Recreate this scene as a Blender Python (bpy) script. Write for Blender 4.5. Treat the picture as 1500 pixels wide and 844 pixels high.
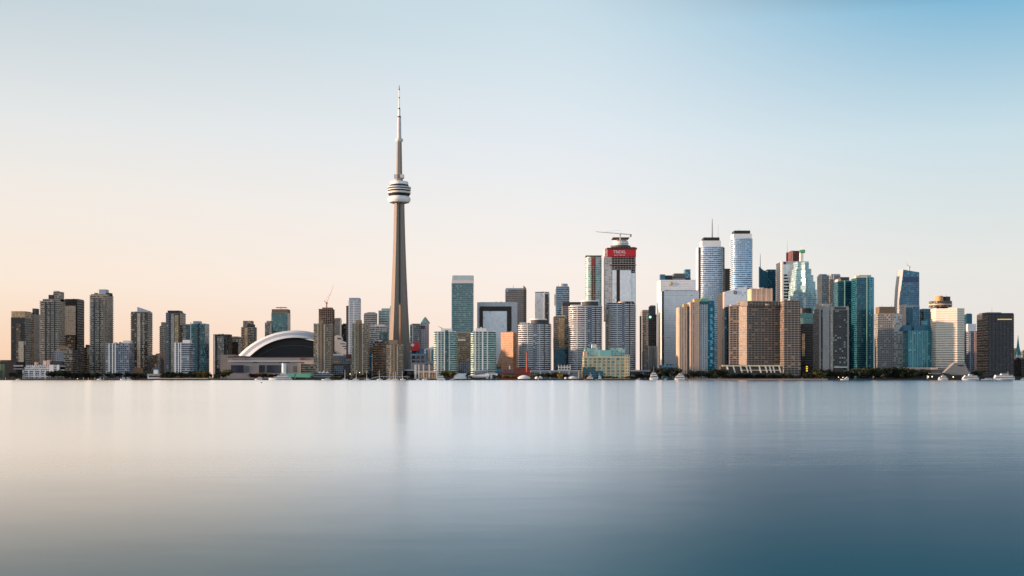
import bpy, math, random
from mathutils import Vector
R = random.Random(7)
C = bpy.context.scene.collection
for o in list(bpy.data.objects): bpy.data.objects.remove(o)
sc = bpy.context.scene
PI = math.pi

# ------------------------------------------------------------------ camera, sky, sun, exposure
F = 1719.0            # focal length in photo pixels (photo 1500 wide)
H = 4.0               # eye height above the lake
Y0 = 552.7            # photo row of the true horizon
GZ = 1.6              # ground level
cam = bpy.data.cameras.new('camera'); co = bpy.data.objects.new('camera', cam); C.objects.link(co)
co.location = (0, 0, H); co.rotation_euler = (PI/2, 0, 0)
cam.sensor_width = 36; cam.lens = 36*F/1500; cam.shift_y = (Y0-422)/1500
cam.clip_start = 0.5; cam.clip_end = 30000
sc.camera = co
sc.view_settings.view_transform = 'Standard'; sc.view_settings.look = 'None'
sc.view_settings.exposure = 0.8; sc.view_settings.gamma = 1
sc.cycles.use_denoising = True
sc.cycles.max_bounces = 6; sc.cycles.diffuse_bounces = 2; sc.cycles.glossy_bounces = 4
sc.cycles.sample_clamp_indirect = 6

def s2l(v):
    v /= 255.0
    return v/12.92 if v <= 0.04045 else ((v+0.055)/1.055)**2.4
def rgb(*c): return (s2l(c[0]), s2l(c[1]), s2l(c[2]), 1.0)

SUN = Vector((-0.985, -0.07, 0.137)).normalized()      # towards the sun
sun = bpy.data.lights.new('sun', 'SUN'); so = bpy.data.objects.new('sun', sun); C.objects.link(so)
sun.energy = 5.0; sun.angle = math.radians(0.6); sun.color = (1.0, 0.64, 0.42)
so.rotation_euler = SUN.to_track_quat('Z', 'Y').to_euler()

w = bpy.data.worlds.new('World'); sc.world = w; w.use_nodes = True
nt = w.node_tree; nt.nodes.clear(); N = nt.nodes.new; L = nt.links.new
def wmath(op, a, b=None, c=None, clamp=False):
    n = N('ShaderNodeMath'); n.operation = op; n.use_clamp = clamp
    for i, x in enumerate((a, b, c)):
        if x is None: continue
        if isinstance(x, (int, float)): n.inputs[i].default_value = x
        else: L(x, n.inputs[i])
    return n.outputs[0]
tc = N('ShaderNodeTexCoord'); sep = N('ShaderNodeSeparateXYZ'); L(tc.outputs['Generated'], sep.inputs[0])
X, Yd, Z = sep.outputs
hl = wmath('SQRT', wmath('ADD', wmath('MULTIPLY', X, X), wmath('ADD', wmath('MULTIPLY', Yd, Yd), 1e-5)))
az = wmath('DIVIDE', X, hl); fwd = wmath('DIVIDE', Yd, hl)
def ramp(stops):
    r = N('ShaderNodeValToRGB'); e = r.color_ramp.elements
    r.color_ramp.interpolation = 'EASE' if False else 'LINEAR'
    while len(e) < len(stops): e.new(0.5)
    for el, (p, c) in zip(e, stops): el.position = p; el.color = rgb(*c)
    L(Z, r.inputs[0]); return r.outputs[0]
def mrange(v, a, b):
    n = N('ShaderNodeMapRange'); n.interpolation_type = 'SMOOTHSTEP'; n.inputs[1].default_value = a; n.inputs[2].default_value = b
    L(v, n.inputs[0]); return n.outputs[0]
def mixc(f, a, b):
    n = N('ShaderNodeMix'); n.data_type = 'RGBA'
    if isinstance(f, float): n.inputs[0].default_value = f
    else: L(f, n.inputs[0])
    L(a, n.inputs[6]); L(b, n.inputs[7]); return n.outputs[2]
UL0, UM0, UR0, UR1 = (296,264,228), (284,288,294), (0,34,84), (0,28,60)  # made-up sky above the view: over-bright west, dark teal east, tints the water
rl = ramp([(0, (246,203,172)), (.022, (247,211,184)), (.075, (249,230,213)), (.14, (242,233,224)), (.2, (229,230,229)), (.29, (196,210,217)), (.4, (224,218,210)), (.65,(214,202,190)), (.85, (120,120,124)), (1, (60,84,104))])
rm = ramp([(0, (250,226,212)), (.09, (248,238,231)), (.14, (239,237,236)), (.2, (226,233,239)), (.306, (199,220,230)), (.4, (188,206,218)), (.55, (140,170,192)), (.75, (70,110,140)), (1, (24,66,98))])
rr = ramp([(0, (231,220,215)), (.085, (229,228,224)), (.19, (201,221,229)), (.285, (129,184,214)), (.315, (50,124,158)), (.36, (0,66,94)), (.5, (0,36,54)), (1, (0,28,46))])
rb = ramp([(0, (272,272,274)), (.22, (262,270,278)), (.42, (226,248,264)), (.58, (84,138,182)), (.8, (0,58,96)), (1, (0,44,78))])  # unseen sky behind the camera, made over-bright to light the building fronts
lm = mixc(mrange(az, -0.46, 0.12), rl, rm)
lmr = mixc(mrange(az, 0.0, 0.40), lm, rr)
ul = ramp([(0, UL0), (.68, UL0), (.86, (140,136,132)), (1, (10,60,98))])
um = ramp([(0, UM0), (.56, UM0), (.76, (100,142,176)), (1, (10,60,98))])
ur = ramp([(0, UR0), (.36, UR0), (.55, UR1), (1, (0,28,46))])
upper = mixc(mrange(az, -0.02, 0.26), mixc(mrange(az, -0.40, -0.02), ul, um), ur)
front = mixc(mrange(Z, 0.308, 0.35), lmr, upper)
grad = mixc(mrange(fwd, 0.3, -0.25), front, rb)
sky = N('ShaderNodeTexSky'); sky.sky_type = 'NISHITA'; sky.sun_disc = False
sky.sun_elevation = math.asin(SUN.z); sky.sun_rotation = math.atan2(SUN.x, SUN.y)
sky.air_density = 1.0; sky.dust_density = 0.6
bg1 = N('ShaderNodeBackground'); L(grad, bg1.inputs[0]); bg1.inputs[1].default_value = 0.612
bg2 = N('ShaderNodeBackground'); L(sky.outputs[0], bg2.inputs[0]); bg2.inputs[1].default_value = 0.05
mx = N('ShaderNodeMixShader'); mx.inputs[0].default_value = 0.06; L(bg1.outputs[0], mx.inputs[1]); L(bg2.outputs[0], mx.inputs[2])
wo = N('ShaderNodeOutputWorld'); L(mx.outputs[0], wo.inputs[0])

# ------------------------------------------------------------------ materials
def facade_group():
    g = bpy.data.node_groups.new('facade', 'ShaderNodeTree')
    I = g.interface
    for nm, ty, dv in (('Wall','NodeSocketColor',(.5,.5,.5,1)), ('Glass','NodeSocketColor',(.05,.05,.05,1)), ('Blind','NodeSocketColor',(.5,.48,.42,1)),
                       ('Bay','NodeSocketFloat',3), ('Floor','NodeSocketFloat',3.3), ('FU','NodeSocketFloat',.7), ('FV','NodeSocketFloat',.6),
                       ('GRough','NodeSocketFloat',.12), ('Metal','NodeSocketFloat',.2), ('Var','NodeSocketFloat',.5), ('Blinds','NodeSocketFloat',.1),
                       ('WRough','NodeSocketFloat',.75), ('Tilt','NodeSocketFloat',.07)):
        s = I.new_socket(nm, in_out='INPUT', socket_type=ty); s.default_value = dv
    I.new_socket('Shader', in_out='OUTPUT', socket_type='NodeSocketShader')
    n = g.nodes; l = g.links
    gi = n.new('NodeGroupInput'); go = n.new('NodeGroupOutput'); i = gi.outputs
    def m(op, a, b=None, c=None):
        x = n.new('ShaderNodeMath'); x.operation = op
        for k, v in enumerate((a, b, c)):
            if v is None: continue
            if isinstance(v, (int, float)): x.inputs[k].default_value = v
            else: l.new(v, x.inputs[k])
        return x.outputs[0]
    def mc(f, a, b, mode='MIX'):
        x = n.new('ShaderNodeMix'); x.data_type = 'RGBA'; x.blend_type = mode
        for k, v in ((0, f), (6, a), (7, b)):
            if isinstance(v, (int, float)): x.inputs[k].default_value = v
            else: l.new(v, x.inputs[k])
        return x.outputs[2]
    uv = n.new('ShaderNodeUVMap'); sp = n.new('ShaderNodeSeparateXYZ'); l.new(uv.outputs[0], sp.inputs[0])
    u = m('DIVIDE', sp.outputs[0], i['Bay']); v = m('DIVIDE', sp.outputs[1], i['Floor'])
    iu = m('LESS_THAN', m('ABSOLUTE', m('SUBTRACT', m('FRACT', u), .5)), m('MULTIPLY', i['FU'], .5))
    iv = m('LESS_THAN', m('ABSOLUTE', m('SUBTRACT', m('FRACT', v), .5)), m('MULTIPLY', i['FV'], .5))
    W = m('MULTIPLY', iu, iv)
    oi = n.new('ShaderNodeObjectInfo')
    cb = n.new('ShaderNodeCombineXYZ'); l.new(m('FLOOR', u), cb.inputs[0]); l.new(m('FLOOR', v), cb.inputs[1]); l.new(m('MULTIPLY', oi.outputs['Random'], 97), cb.inputs[2])
    wn = n.new('ShaderNodeTexWhiteNoise'); wn.noise_dimensions = '3D'; l.new(cb.outputs[0], wn.inputs[0])
    sc_ = n.new('ShaderNodeSeparateColor'); l.new(wn.outputs['Color'], sc_.inputs[0])
    mult = m('ADD', 1.0, m('MULTIPLY', m('SUBTRACT', wn.outputs['Value'], .5), m('MULTIPLY', i['Var'], 2)))
    tcx = n.new('ShaderNodeTexCoord')
    # broad patches: reflections painted into the glass, besides blinds and other tenants
    big = n.new('ShaderNodeTexNoise'); big.inputs['Scale'].default_value = .045; big.inputs['Detail'].default_value = 3; l.new(tcx.outputs['Object'], big.inputs['Vector'])
    mult = m('MULTIPLY', mult, m('ADD', 1.0, m('MULTIPLY', m('SUBTRACT', big.outputs[0], .5), m('MULTIPLY', i['Var'], 2.6))))
    vm = n.new('ShaderNodeVectorMath'); vm.operation = 'SCALE'; l.new(i['Glass'], vm.inputs[0]); l.new(mult, vm.inputs[3])
    isb = m('MULTIPLY', m('GREATER_THAN', m('ADD', sc_.outputs[1], m('MULTIPLY', m('SUBTRACT', big.outputs[0], .5), .5)), m('SUBTRACT', 1.0, i['Blinds'])), W)
    gl = mc(isb, vm.outputs[0], i['Blind'])
    dirt = n.new('ShaderNodeTexNoise'); dirt.inputs['Scale'].default_value = .22; dirt.inputs['Detail'].default_value = 5
    mp = n.new('ShaderNodeMapping'); mp.inputs['Scale'].default_value = (1, 1, .35); l.new(tcx.outputs['Object'], mp.inputs[0]); l.new(mp.outputs[0], dirt.inputs['Vector'])
    vw = n.new('ShaderNodeVectorMath'); vw.operation = 'SCALE'; l.new(i['Wall'], vw.inputs[0]); l.new(m('ADD', .72, m('MULTIPLY', dirt.outputs[0], .56)), vw.inputs[3])
    base = mc(W, vw.outputs[0], gl)
    p = n.new('ShaderNodeBsdfPrincipled'); l.new(base, p.inputs['Base Color'])
    gw = m('MULTIPLY', W, m('SUBTRACT', 1.0, m('MULTIPLY', isb, .6)))
    ro = n.new('ShaderNodeMix'); l.new(gw, ro.inputs[0]); l.new(i['WRough'], ro.inputs[2]); l.new(i['GRough'], ro.inputs[3]); l.new(ro.outputs[0], p.inputs['Roughness'])
    l.new(m('MULTIPLY', gw, i['Metal']), p.inputs['Metallic'])
    ge = n.new('ShaderNodeNewGeometry')
    a = n.new('ShaderNodeVectorMath'); a.operation = 'SUBTRACT'; l.new(wn.outputs['Color'], a.inputs[0]); a.inputs[1].default_value = (.5, .5, .5)
    b = n.new('ShaderNodeVectorMath'); b.operation = 'SCALE'; l.new(a.outputs[0], b.inputs[0]); l.new(m('MULTIPLY', W, i['Tilt']), b.inputs[3])
    c = n.new('ShaderNodeVectorMath'); l.new(ge.outputs['Normal'], c.inputs[0]); l.new(b.outputs[0], c.inputs[1])
    d = n.new('ShaderNodeVectorMath'); d.operation = 'NORMALIZE'; l.new(c.outputs[0], d.inputs[0]); l.new(d.outputs[0], p.inputs['Normal'])
    l.new(p.outputs[0], go.inputs[0])
    return g
FG = facade_group()
def fac(name, wall, glass, bay=3.0, fl=3.3, fu=.7, fv=.6, gr=.12, metal=.25, var=.6, blinds=.1, blind=(150,145,130), wr=.75, tilt=.07):
    m = bpy.data.materials.new(name); m.use_nodes = True; t = m.node_tree; t.nodes.clear()
    g = t.nodes.new('ShaderNodeGroup'); g.node_tree = FG; o = t.nodes.new('ShaderNodeOutputMaterial'); t.links.new(g.outputs[0], o.inputs[0])
    for k, v in (('Wall', rgb(*wall)), ('Glass', rgb(*glass)), ('Blind', rgb(*blind)), ('Bay', bay), ('Floor', fl), ('FU', fu), ('FV', fv), ('GRough', gr), ('Metal', metal), ('Var', var), ('Blinds', blinds), ('WRough', wr), ('Tilt', tilt)):
        g.inputs[k].default_value = v
    return m
def plain(name, col, rough=.7, metal=0.0, noise=.25, scale=.3, stretch=(1,1,.4), emit=0):
    m = bpy.data.materials.new(name); m.use_nodes = True; t = m.node_tree; p = t.nodes['Principled BSDF']
    tcn = t.nodes.new('ShaderNodeTexCoord'); mp = t.nodes.new('ShaderNodeMapping'); mp.inputs['Scale'].default_value = stretch
    no = t.nodes.new('ShaderNodeTexNoise'); no.inputs['Scale'].default_value = scale; no.inputs['Detail'].default_value = 5
    t.links.new(tcn.outputs['Object'], mp.inputs[0]); t.links.new(mp.outputs[0], no.inputs['Vector'])
    ma = t.nodes.new('ShaderNodeMath'); ma.operation = 'MULTIPLY_ADD'; ma.inputs[1].default_value = noise*2; ma.inputs[2].default_value = 1-noise; t.links.new(no.outputs[0], ma.inputs[0])
    vs = t.nodes.new('ShaderNodeVectorMath'); vs.operation = 'SCALE'; c = rgb(*col); vs.inputs[0].default_value = c[:3]; t.links.new(ma.outputs[0], vs.inputs[3])
    t.links.new(vs.outputs[0], p.inputs['Base Color']); p.inputs['Roughness'].default_value = rough; p.inputs['Metallic'].default_value = metal
    if emit: p.inputs['Emission Color'].default_value = c; p.inputs['Emission Strength'].default_value = emit
    return m
def leafmat(name, col):
    m = bpy.data.materials.new(name); m.use_nodes = True; t = m.node_tree; p = t.nodes['Principled BSDF']
    oi = t.nodes.new('ShaderNodeObjectInfo'); tcn = t.nodes.new('ShaderNodeTexCoord'); no = t.nodes.new('ShaderNodeTexNoise'); no.inputs['Scale'].default_value = .55
    t.links.new(tcn.outputs['Object'], no.inputs['Vector'])
    a = t.nodes.new('ShaderNodeMath'); a.operation = 'MULTIPLY_ADD'; a.inputs[1].default_value = .7; a.inputs[2].default_value = .3; t.links.new(oi.outputs['Random'], a.inputs[0])
    b = t.nodes.new('ShaderNodeMath'); b.operation = 'MULTIPLY_ADD'; b.inputs[1].default_value = 1.6; b.inputs[2].default_value = .2; t.links.new(no.outputs[0], b.inputs[0])
    k = t.nodes.new('ShaderNodeMath'); k.operation = 'MULTIPLY'; t.links.new(a.outputs[0], k.inputs[0]); t.links.new(b.outputs[0], k.inputs[1])
    vs = t.nodes.new('ShaderNodeVectorMath'); vs.operation = 'SCALE'; vs.inputs[0].default_value = rgb(*col)[:3]; t.links.new(k.outputs[0], vs.inputs[3])
    t.links.new(vs.outputs[0], p.inputs['Base Color']); p.inputs['Roughness'].default_value = .7
    return m

P = plain
M = dict(
 white=P('white_paint', (226,226,224), .6, noise=.1), offwhite=P('off_white_panel', (205,203,198), .6, noise=.12), cream=P('cream_stone', (205,190,160)), tan=P('tan_concrete', (136,118,96)),
 tan_dark=P('dark_tan_concrete', (112,96,78)), grey=P('grey_concrete', (150,148,144)), midgrey=P('mid_grey_concrete', (112,112,112)), darkgrey=P('dark_grey_cladding', (62,63,66)),
 black=P('black_cladding', (24,25,28), .5), roof=P('roof_gravel', (95,92,90)), teal=P('teal_panel', (70,130,130), .5), paleteal=P('pale_teal_panel', (125,170,165), .5), bluegrey=P('blue_grey_panel', (150,165,180), .5),
 red=P('red_sign_board', (200,28,32), .5, noise=.06), darkred=P('dark_red_stone', (92,34,34)), brick=P('red_brick', (112,50,40)), chim=P('orange_brick', (150,70,52)), green=P('copper_green_roof', (88,160,140), .6),
 gold=P('gold_paint', (220,170,40), .4), peach=P('peach_stone', (214,186,166)), steel=P('galvanised_steel', (150,150,150), .4, .6), pink=P('pink_stone', (205,165,150)),
 glassdark=P('dark_window_glass', (18,22,28), .1, .2, noise=.4), glassblue=P('blue_window_glass', (40,70,90), .1, .3, noise=.4), trunk=P('tree_bark', (60,48,38)), wood=P('dock_timber', (70,56,46)),
 hull=P('white_hull', (228,228,228), .35, noise=.05), quay=P('quay_concrete', (52,47,44), noise=.4, scale=.08), sand=P('pale_promenade', (150,125,112), noise=.3, scale=.05), redlead=P('red_hull_paint', (120,44,38)),
 orange=P('orange_marker_paint', (205,120,80), .6), lamp=P('lit_lamp_glass', (255,220,150), emit=3.0), yellowlit=P('lit_yellow_window', (255,200,70), emit=.7),
 tent=P('white_tent_fabric', (225,226,228), .7, noise=.08), antenna=P('antenna_cladding', (186,188,192), .5, noise=.1),
 concrete_cn=P('slip_formed_concrete', (136,127,118), .8, noise=.2, scale=.5, stretch=(1,1,.08)),
 domewhite=P('white_roof_membrane', (204,214,224), .55, noise=.1, scale=.08), greenlit=P('lit_green_sign', (40,140,80), emit=.05), net=P('red_safety_net', (150,60,50)),
)
LEAF = dict(dark=leafmat('dark_leaves', (54,66,40)), olive=leafmat('olive_leaves', (98,98,46)), gold=leafmat('golden_leaves', (150,118,44)), rust=leafmat('rust_leaves', (124,66,38)), yellow=leafmat('yellow_leaves', (205,165,30)), deep=leafmat('deep_green_leaves', (40,52,36)))

# ------------------------------------------------------------------ mesh helpers
class MB:
    def __init__(s): s.v = []; s.f = []; s.uv = []; s.mi = []; s.sm = []
    def face(s, idx, uvs=None, mi=0, smooth=False):
        s.f.append(idx); s.uv.extend(uvs or [(0, 0)]*len(idx)); s.mi.append(mi); s.sm.append(smooth)
    def prism(s, poly, z0, z1, mi=0, cap=1, smooth=False, top=None, u0=0.0, ztop=None):
        """vertical prism over a CCW polygon; top: another polygon for a tapered prism; ztop(x,y): sloping top"""
        n = len(poly); b = len(s.v); t = top or poly
        s.v += [(x, y, z0) for x, y in poly] + [(x, y, ztop(x, y) if ztop else z1) for x, y in t]
        u = u0
        for i in range(n):
            j = (i+1) % n; d = math.hypot(poly[j][0]-poly[i][0], poly[j][1]-poly[i][1])
            s.face((b+i, b+j, b+n+j, b+n+i), [(u, z0), (u+d, z0), (u+d, s.v[b+n+j][2]), (u, s.v[b+n+i][2])], mi, smooth); u += d
        s.face(tuple(range(b+n, b+2*n)), None, cap); s.face(tuple(range(b+n-1, b-1, -1)), None, cap)
        return s
    def box(s, x0, x1, y0, y1, z0, z1, mi=0, cap=None):
        return s.prism([(x0, y0), (x1, y0), (x1, y1), (x0, y1)], z0, z1, mi, mi if cap is None else cap)
    def lathe(s, prof, n=24, cx=0, cy=0, mi=0):
        b = len(s.v); k = len(prof)
        for r, z in prof:
            for i in range(n):
                a = 2*PI*i/n; s.v.append((cx+r*math.cos(a), cy+r*math.sin(a), z))
        for q in range(k-1):
            for i in range(n):
                j = (i+1) % n; rr_ = prof[q][0]
                s.face((b+q*n+i, b+q*n+j, b+(q+1)*n+j, b+(q+1)*n+i), [(2*PI*rr_*i/n, prof[q][1]), (2*PI*rr_*(i+1)/n, prof[q][1]), (2*PI*rr_*(i+1)/n, prof[q+1][1]), (2*PI*rr_*i/n, prof[q+1][1])], mi, True)
        s.face(tuple(range(b+(k-1)*n, b+k*n)), None, mi); s.face(tuple(range(b+n-1, b-1, -1)), None, mi)
        return s
    def tube(s, p0, p1, r0, r1=None, n=6, mi=0):
        p0 = Vector(p0); p1 = Vector(p1); d = (p1-p0).normalized(); a = d.orthogonal().normalized(); c = d.cross(a); b = len(s.v); r1 = r0 if r1 is None else r1
        for p, r in ((p0, r0), (p1, r1)):
            for i in range(n):
                t = 2*PI*i/n; s.v.append(tuple(p+a*math.cos(t)*r+c*math.sin(t)*r))
        for i in range(n):
            j = (i+1) % n; s.face((b+i, b+j, b+n+j, b+n+i), None, mi, True)
        s.face(tuple(range(b+n, b+2*n)), None, mi); s.face(tuple(range(b+n-1, b-1, -1)), None, mi)
        return s
    def loft(s, secs, mi=0, smooth=False, cap=True):
        b = len(s.v); n = len(secs[0])
        for q in secs: s.v += [tuple(p) for p in q]
        for k in range(len(secs)-1):
            for i in range(n):
                j = (i+1) % n; A = b+k*n
                s.face((A+i, A+j, A+n+j, A+n+i), None, mi, smooth)
        if cap: s.face(tuple(range(b+(len(secs)-1)*n, b+len(secs)*n)), None, mi); s.face(tuple(range(b+n-1, b-1, -1)), None, mi)
        return s
    def build(s, name, mats, parent=None, loc=None):
        me = bpy.data.meshes.new(name); me.from_pydata(s.v, [], s.f)
        for m in (mats if isinstance(mats, (list, tuple)) else [mats]): me.materials.append(M[m] if isinstance(m, str) else m)
        nm = len(me.materials)
        uvl = me.uv_layers.new(name='UVMap'); flat = [c for p in s.uv for c in p]; uvl.data.foreach_set('uv', flat)
        me.polygons.foreach_set('material_index', [min(x, nm-1) for x in s.mi]); me.polygons.foreach_set('use_smooth', s.sm)
        me.update()
        if any(s.sm): me.set_sharp_from_angle(angle=math.radians(40))
        o = bpy.data.objects.new(name, me); C.objects.link(o)
        if parent: o.parent = parent
        if loc: o.location = loc
        return o
def tag(o, label=None, cat=None, group=None, kind=None):
    if label: o['label'] = label
    if cat: o['category'] = cat
    if group: o['group'] = group
    if kind: o['kind'] = kind
    return o
def thing(name, label, cat, loc, group=None, rz=0):
    o = bpy.data.objects.new(name, None); C.objects.link(o); o.location = loc; o.rotation_euler = (0, 0, rz); o.empty_display_size = 1
    return tag(o, label, cat, group)
def copy_tree(o, parent=None):
    c = o.copy(); C.objects.link(c)
    if parent: c.parent = parent
    for ch in list(o.children): copy_tree(ch, c)
    return c
def wx(px, D): return (px-750)*D/F
def wz(py, D): return H+(Y0-py)*D/F
def offset(poly, d):
    n = len(poly); out = []
    for i in range(n):
        p, c, q = Vector(poly[i-1]), Vector(poly[i]), Vector(poly[(i+1) % n])
        e1 = (c-p).normalized(); e2 = (q-c).normalized(); n1 = Vector((e1.y, -e1.x)); n2 = Vector((e2.y, -e2.x))
        k = 1+n1.dot(n2); m = (n1+n2)/max(k, .35); out.append((c.x+m.x*d, c.y+m.y*d))
    return out
def rect(x0, x1, y0, y1): return [(x0, y0), (x1, y0), (x1, y1), (x0, y1)]
def selli(cx, cy, rx, ry, n=28, e=2.4):
    out = []
    for i in range(n):
        a = 2*PI*i/n; ca, sa = math.cos(a), math.sin(a)
        out.append((cx+rx*math.copysign(abs(ca)**(2/e), ca), cy+ry*math.copysign(abs(sa)**(2/e), sa)))
    return out
def text(body, size, mat, parent, loc, name='lettering', ext=.06, rz=0):
    cu = bpy.data.curves.new(name, 'FONT'); cu.body = body; cu.size = size; cu.align_x = 'CENTER'; cu.align_y = 'CENTER'; cu.extrude = ext; cu.resolution_u = 2
    cu.materials.append(M[mat] if isinstance(mat, str) else mat)
    tmp = bpy.data.objects.new('tmp_text', cu); C.objects.link(tmp); bpy.context.view_layer.update()
    me = bpy.data.meshes.new_from_object(tmp.evaluated_get(bpy.context.evaluated_depsgraph_get())); bpy.data.objects.remove(tmp)
    if not me.materials: me.materials.append(cu.materials[0])
    o = bpy.data.objects.new(name, me); C.objects.link(o); o.parent = parent; o.location = loc; o.rotation_euler = (PI/2, 0, rz)
    return o

BUILT = []
class B:
    """a building; x0,x1,top are photo pixels at the depth D of its front face, dep its depth in metres"""
    def __init__(s, name, label, cat, x0, x1, top, D, dep, mat, foot='box', roof='roof', group=None, body=True, e=2.4, n=28):
        if foot == 'box':
            if x0 > 750: x0 = min(750+(x0-750)*(D+dep)/D, x0+.45*(x1-x0))
            if x1 < 750: x1 = max(750+(x1-750)*(D+dep)/D, x1-.45*(x1-x0))
        s.x0, s.x1, s.D, s.dep, s.mat, s.roof = x0, x1, D, dep, mat, roof
        s.cx = wx((x0+x1)/2, D); s.W = (x1-x0)*D/F; s.Ht = s.z(top)
        s.root = thing(name, label, cat, (s.cx, D, GZ), group); BUILT.append(s)
        h = s.W/2
        s.poly = rect(-h, h, 0, dep) if foot == 'box' else selli(0, dep/2, h, dep/2, n, e) if foot == 'round' else foot(s)
        if body: s.body = MB().prism(s.poly, -1, s.Ht, smooth=(foot == 'round')).build('body', [mat, roof], s.root)
    def x(s, px): return wx(px, s.D)-s.cx
    def z(s, py): return wz(py, s.D)-GZ
    def bands(s, part, fh, h, out, mat, top=None, bot=None, poly=None, off=0.0, every=1):
        z1 = s.Ht if top is None else s.z(top); z0 = 4.0 if bot is None else s.z(bot)
        gn = s.mat.node_tree.nodes.get('Group') if isinstance(s.mat, bpy.types.Material) else None
        if gn and abs(gn.inputs['Floor'].default_value/fh-1) < .2: fh = gn.inputs['Floor'].default_value
        pl = offset(poly or s.poly, out); k1 = int((z1+.2)/fh); k0 = max(int(z0/fh)+1, k1-98)
        src = None
        for k in range(k1, k0-1, -1):
            z = min(k*fh-h/2, z1-h*.9)+off
            if src is None: src = o = MB().prism(pl, 0, h, cap=0, smooth=len(pl) > 12).build(part, [mat], s.root)
            else: o = src.copy(); C.objects.link(o)
            o.location = (0, 0, z)
        return s
    def front(s, part, x0, x1, top, bot, out, mat, back=.4, parent=None, y=0.0):
        z0 = s.z(bot) if bot is not None else -1
        MB().box(s.x(x0), s.x(x1), y-out, y+back, z0, s.z(top)).build(part, [mat], parent or s.root); return s
    def top(s, part, x0, x1, top, bot, mat, f0=.25, f1=.75, roof=None, round=False, parent=None):
        Dq = s.D+s.dep*f0; k = Dq/F
        X0, X1 = (x0-750)*k-s.cx, (x1-750)*k-s.cx
        if f0 >= 0 and f1 <= 1 and not round:
            lo, hi = min(p[0] for p in s.poly)-.25, max(p[0] for p in s.poly)+.25
            w0 = X1-X0; X0 = max(X0, lo); X1 = min(X1, hi)
            if X1-X0 < .5*w0: X0, X1 = (hi-w0, hi) if X1 >= hi else (lo, lo+w0)
        Z1 = H+(Y0-top)*k-GZ
        Z0 = s.Ht-.4 if bot is None else H+(Y0-bot)*k-GZ
        pl = selli((X0+X1)/2, s.dep*(f0+f1)/2, (X1-X0)/2, s.dep*(f1-f0)/2, 24) if round else rect(X0, X1, s.dep*f0, s.dep*f1)
        MB().prism(pl, Z0, Z1, smooth=round).build(part, [mat, roof or s.roof], parent or s.root); return s
    def curved(s, part, px0, px1, top, bot, out, mat, e=2.6):
        xa, xb = s.x(px0), s.x(px1); r = s.W/2
        fy = lambda x: s.dep/2*(1-max(0.0, 1-abs(x/r)**e)**(1/e))
        ya, yb = fy(xa), fy(xb); pl = [(xa, ya-out), (xb, yb-out), (xb, max(ya, yb)+2), (xa, max(ya, yb)+2)]
        MB().prism(pl, s.z(bot), s.z(top)).build(part, [mat], s.root); return s
    def lb(s, part, x0, x1, y0, y1, z0, z1, mat, roof=None, parent=None):
        MB().box(x0, x1, y0, y1, z0, z1, 0, 1).build(part, [mat, roof or mat], parent or s.root); return s
    def mast(s, part, px, top, bot, r, mat='steel', y=None, parent=None):
        y = s.dep*.5 if y is None else y; k = (s.D+y)/F
        xx = (px-750)*k-s.cx; MB().tube((xx, y, H+(Y0-bot)*k-GZ-1), (xx, y, H+(Y0-top)*k-GZ), r, r*.4).build(part, [mat], parent or s.root); return s

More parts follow.
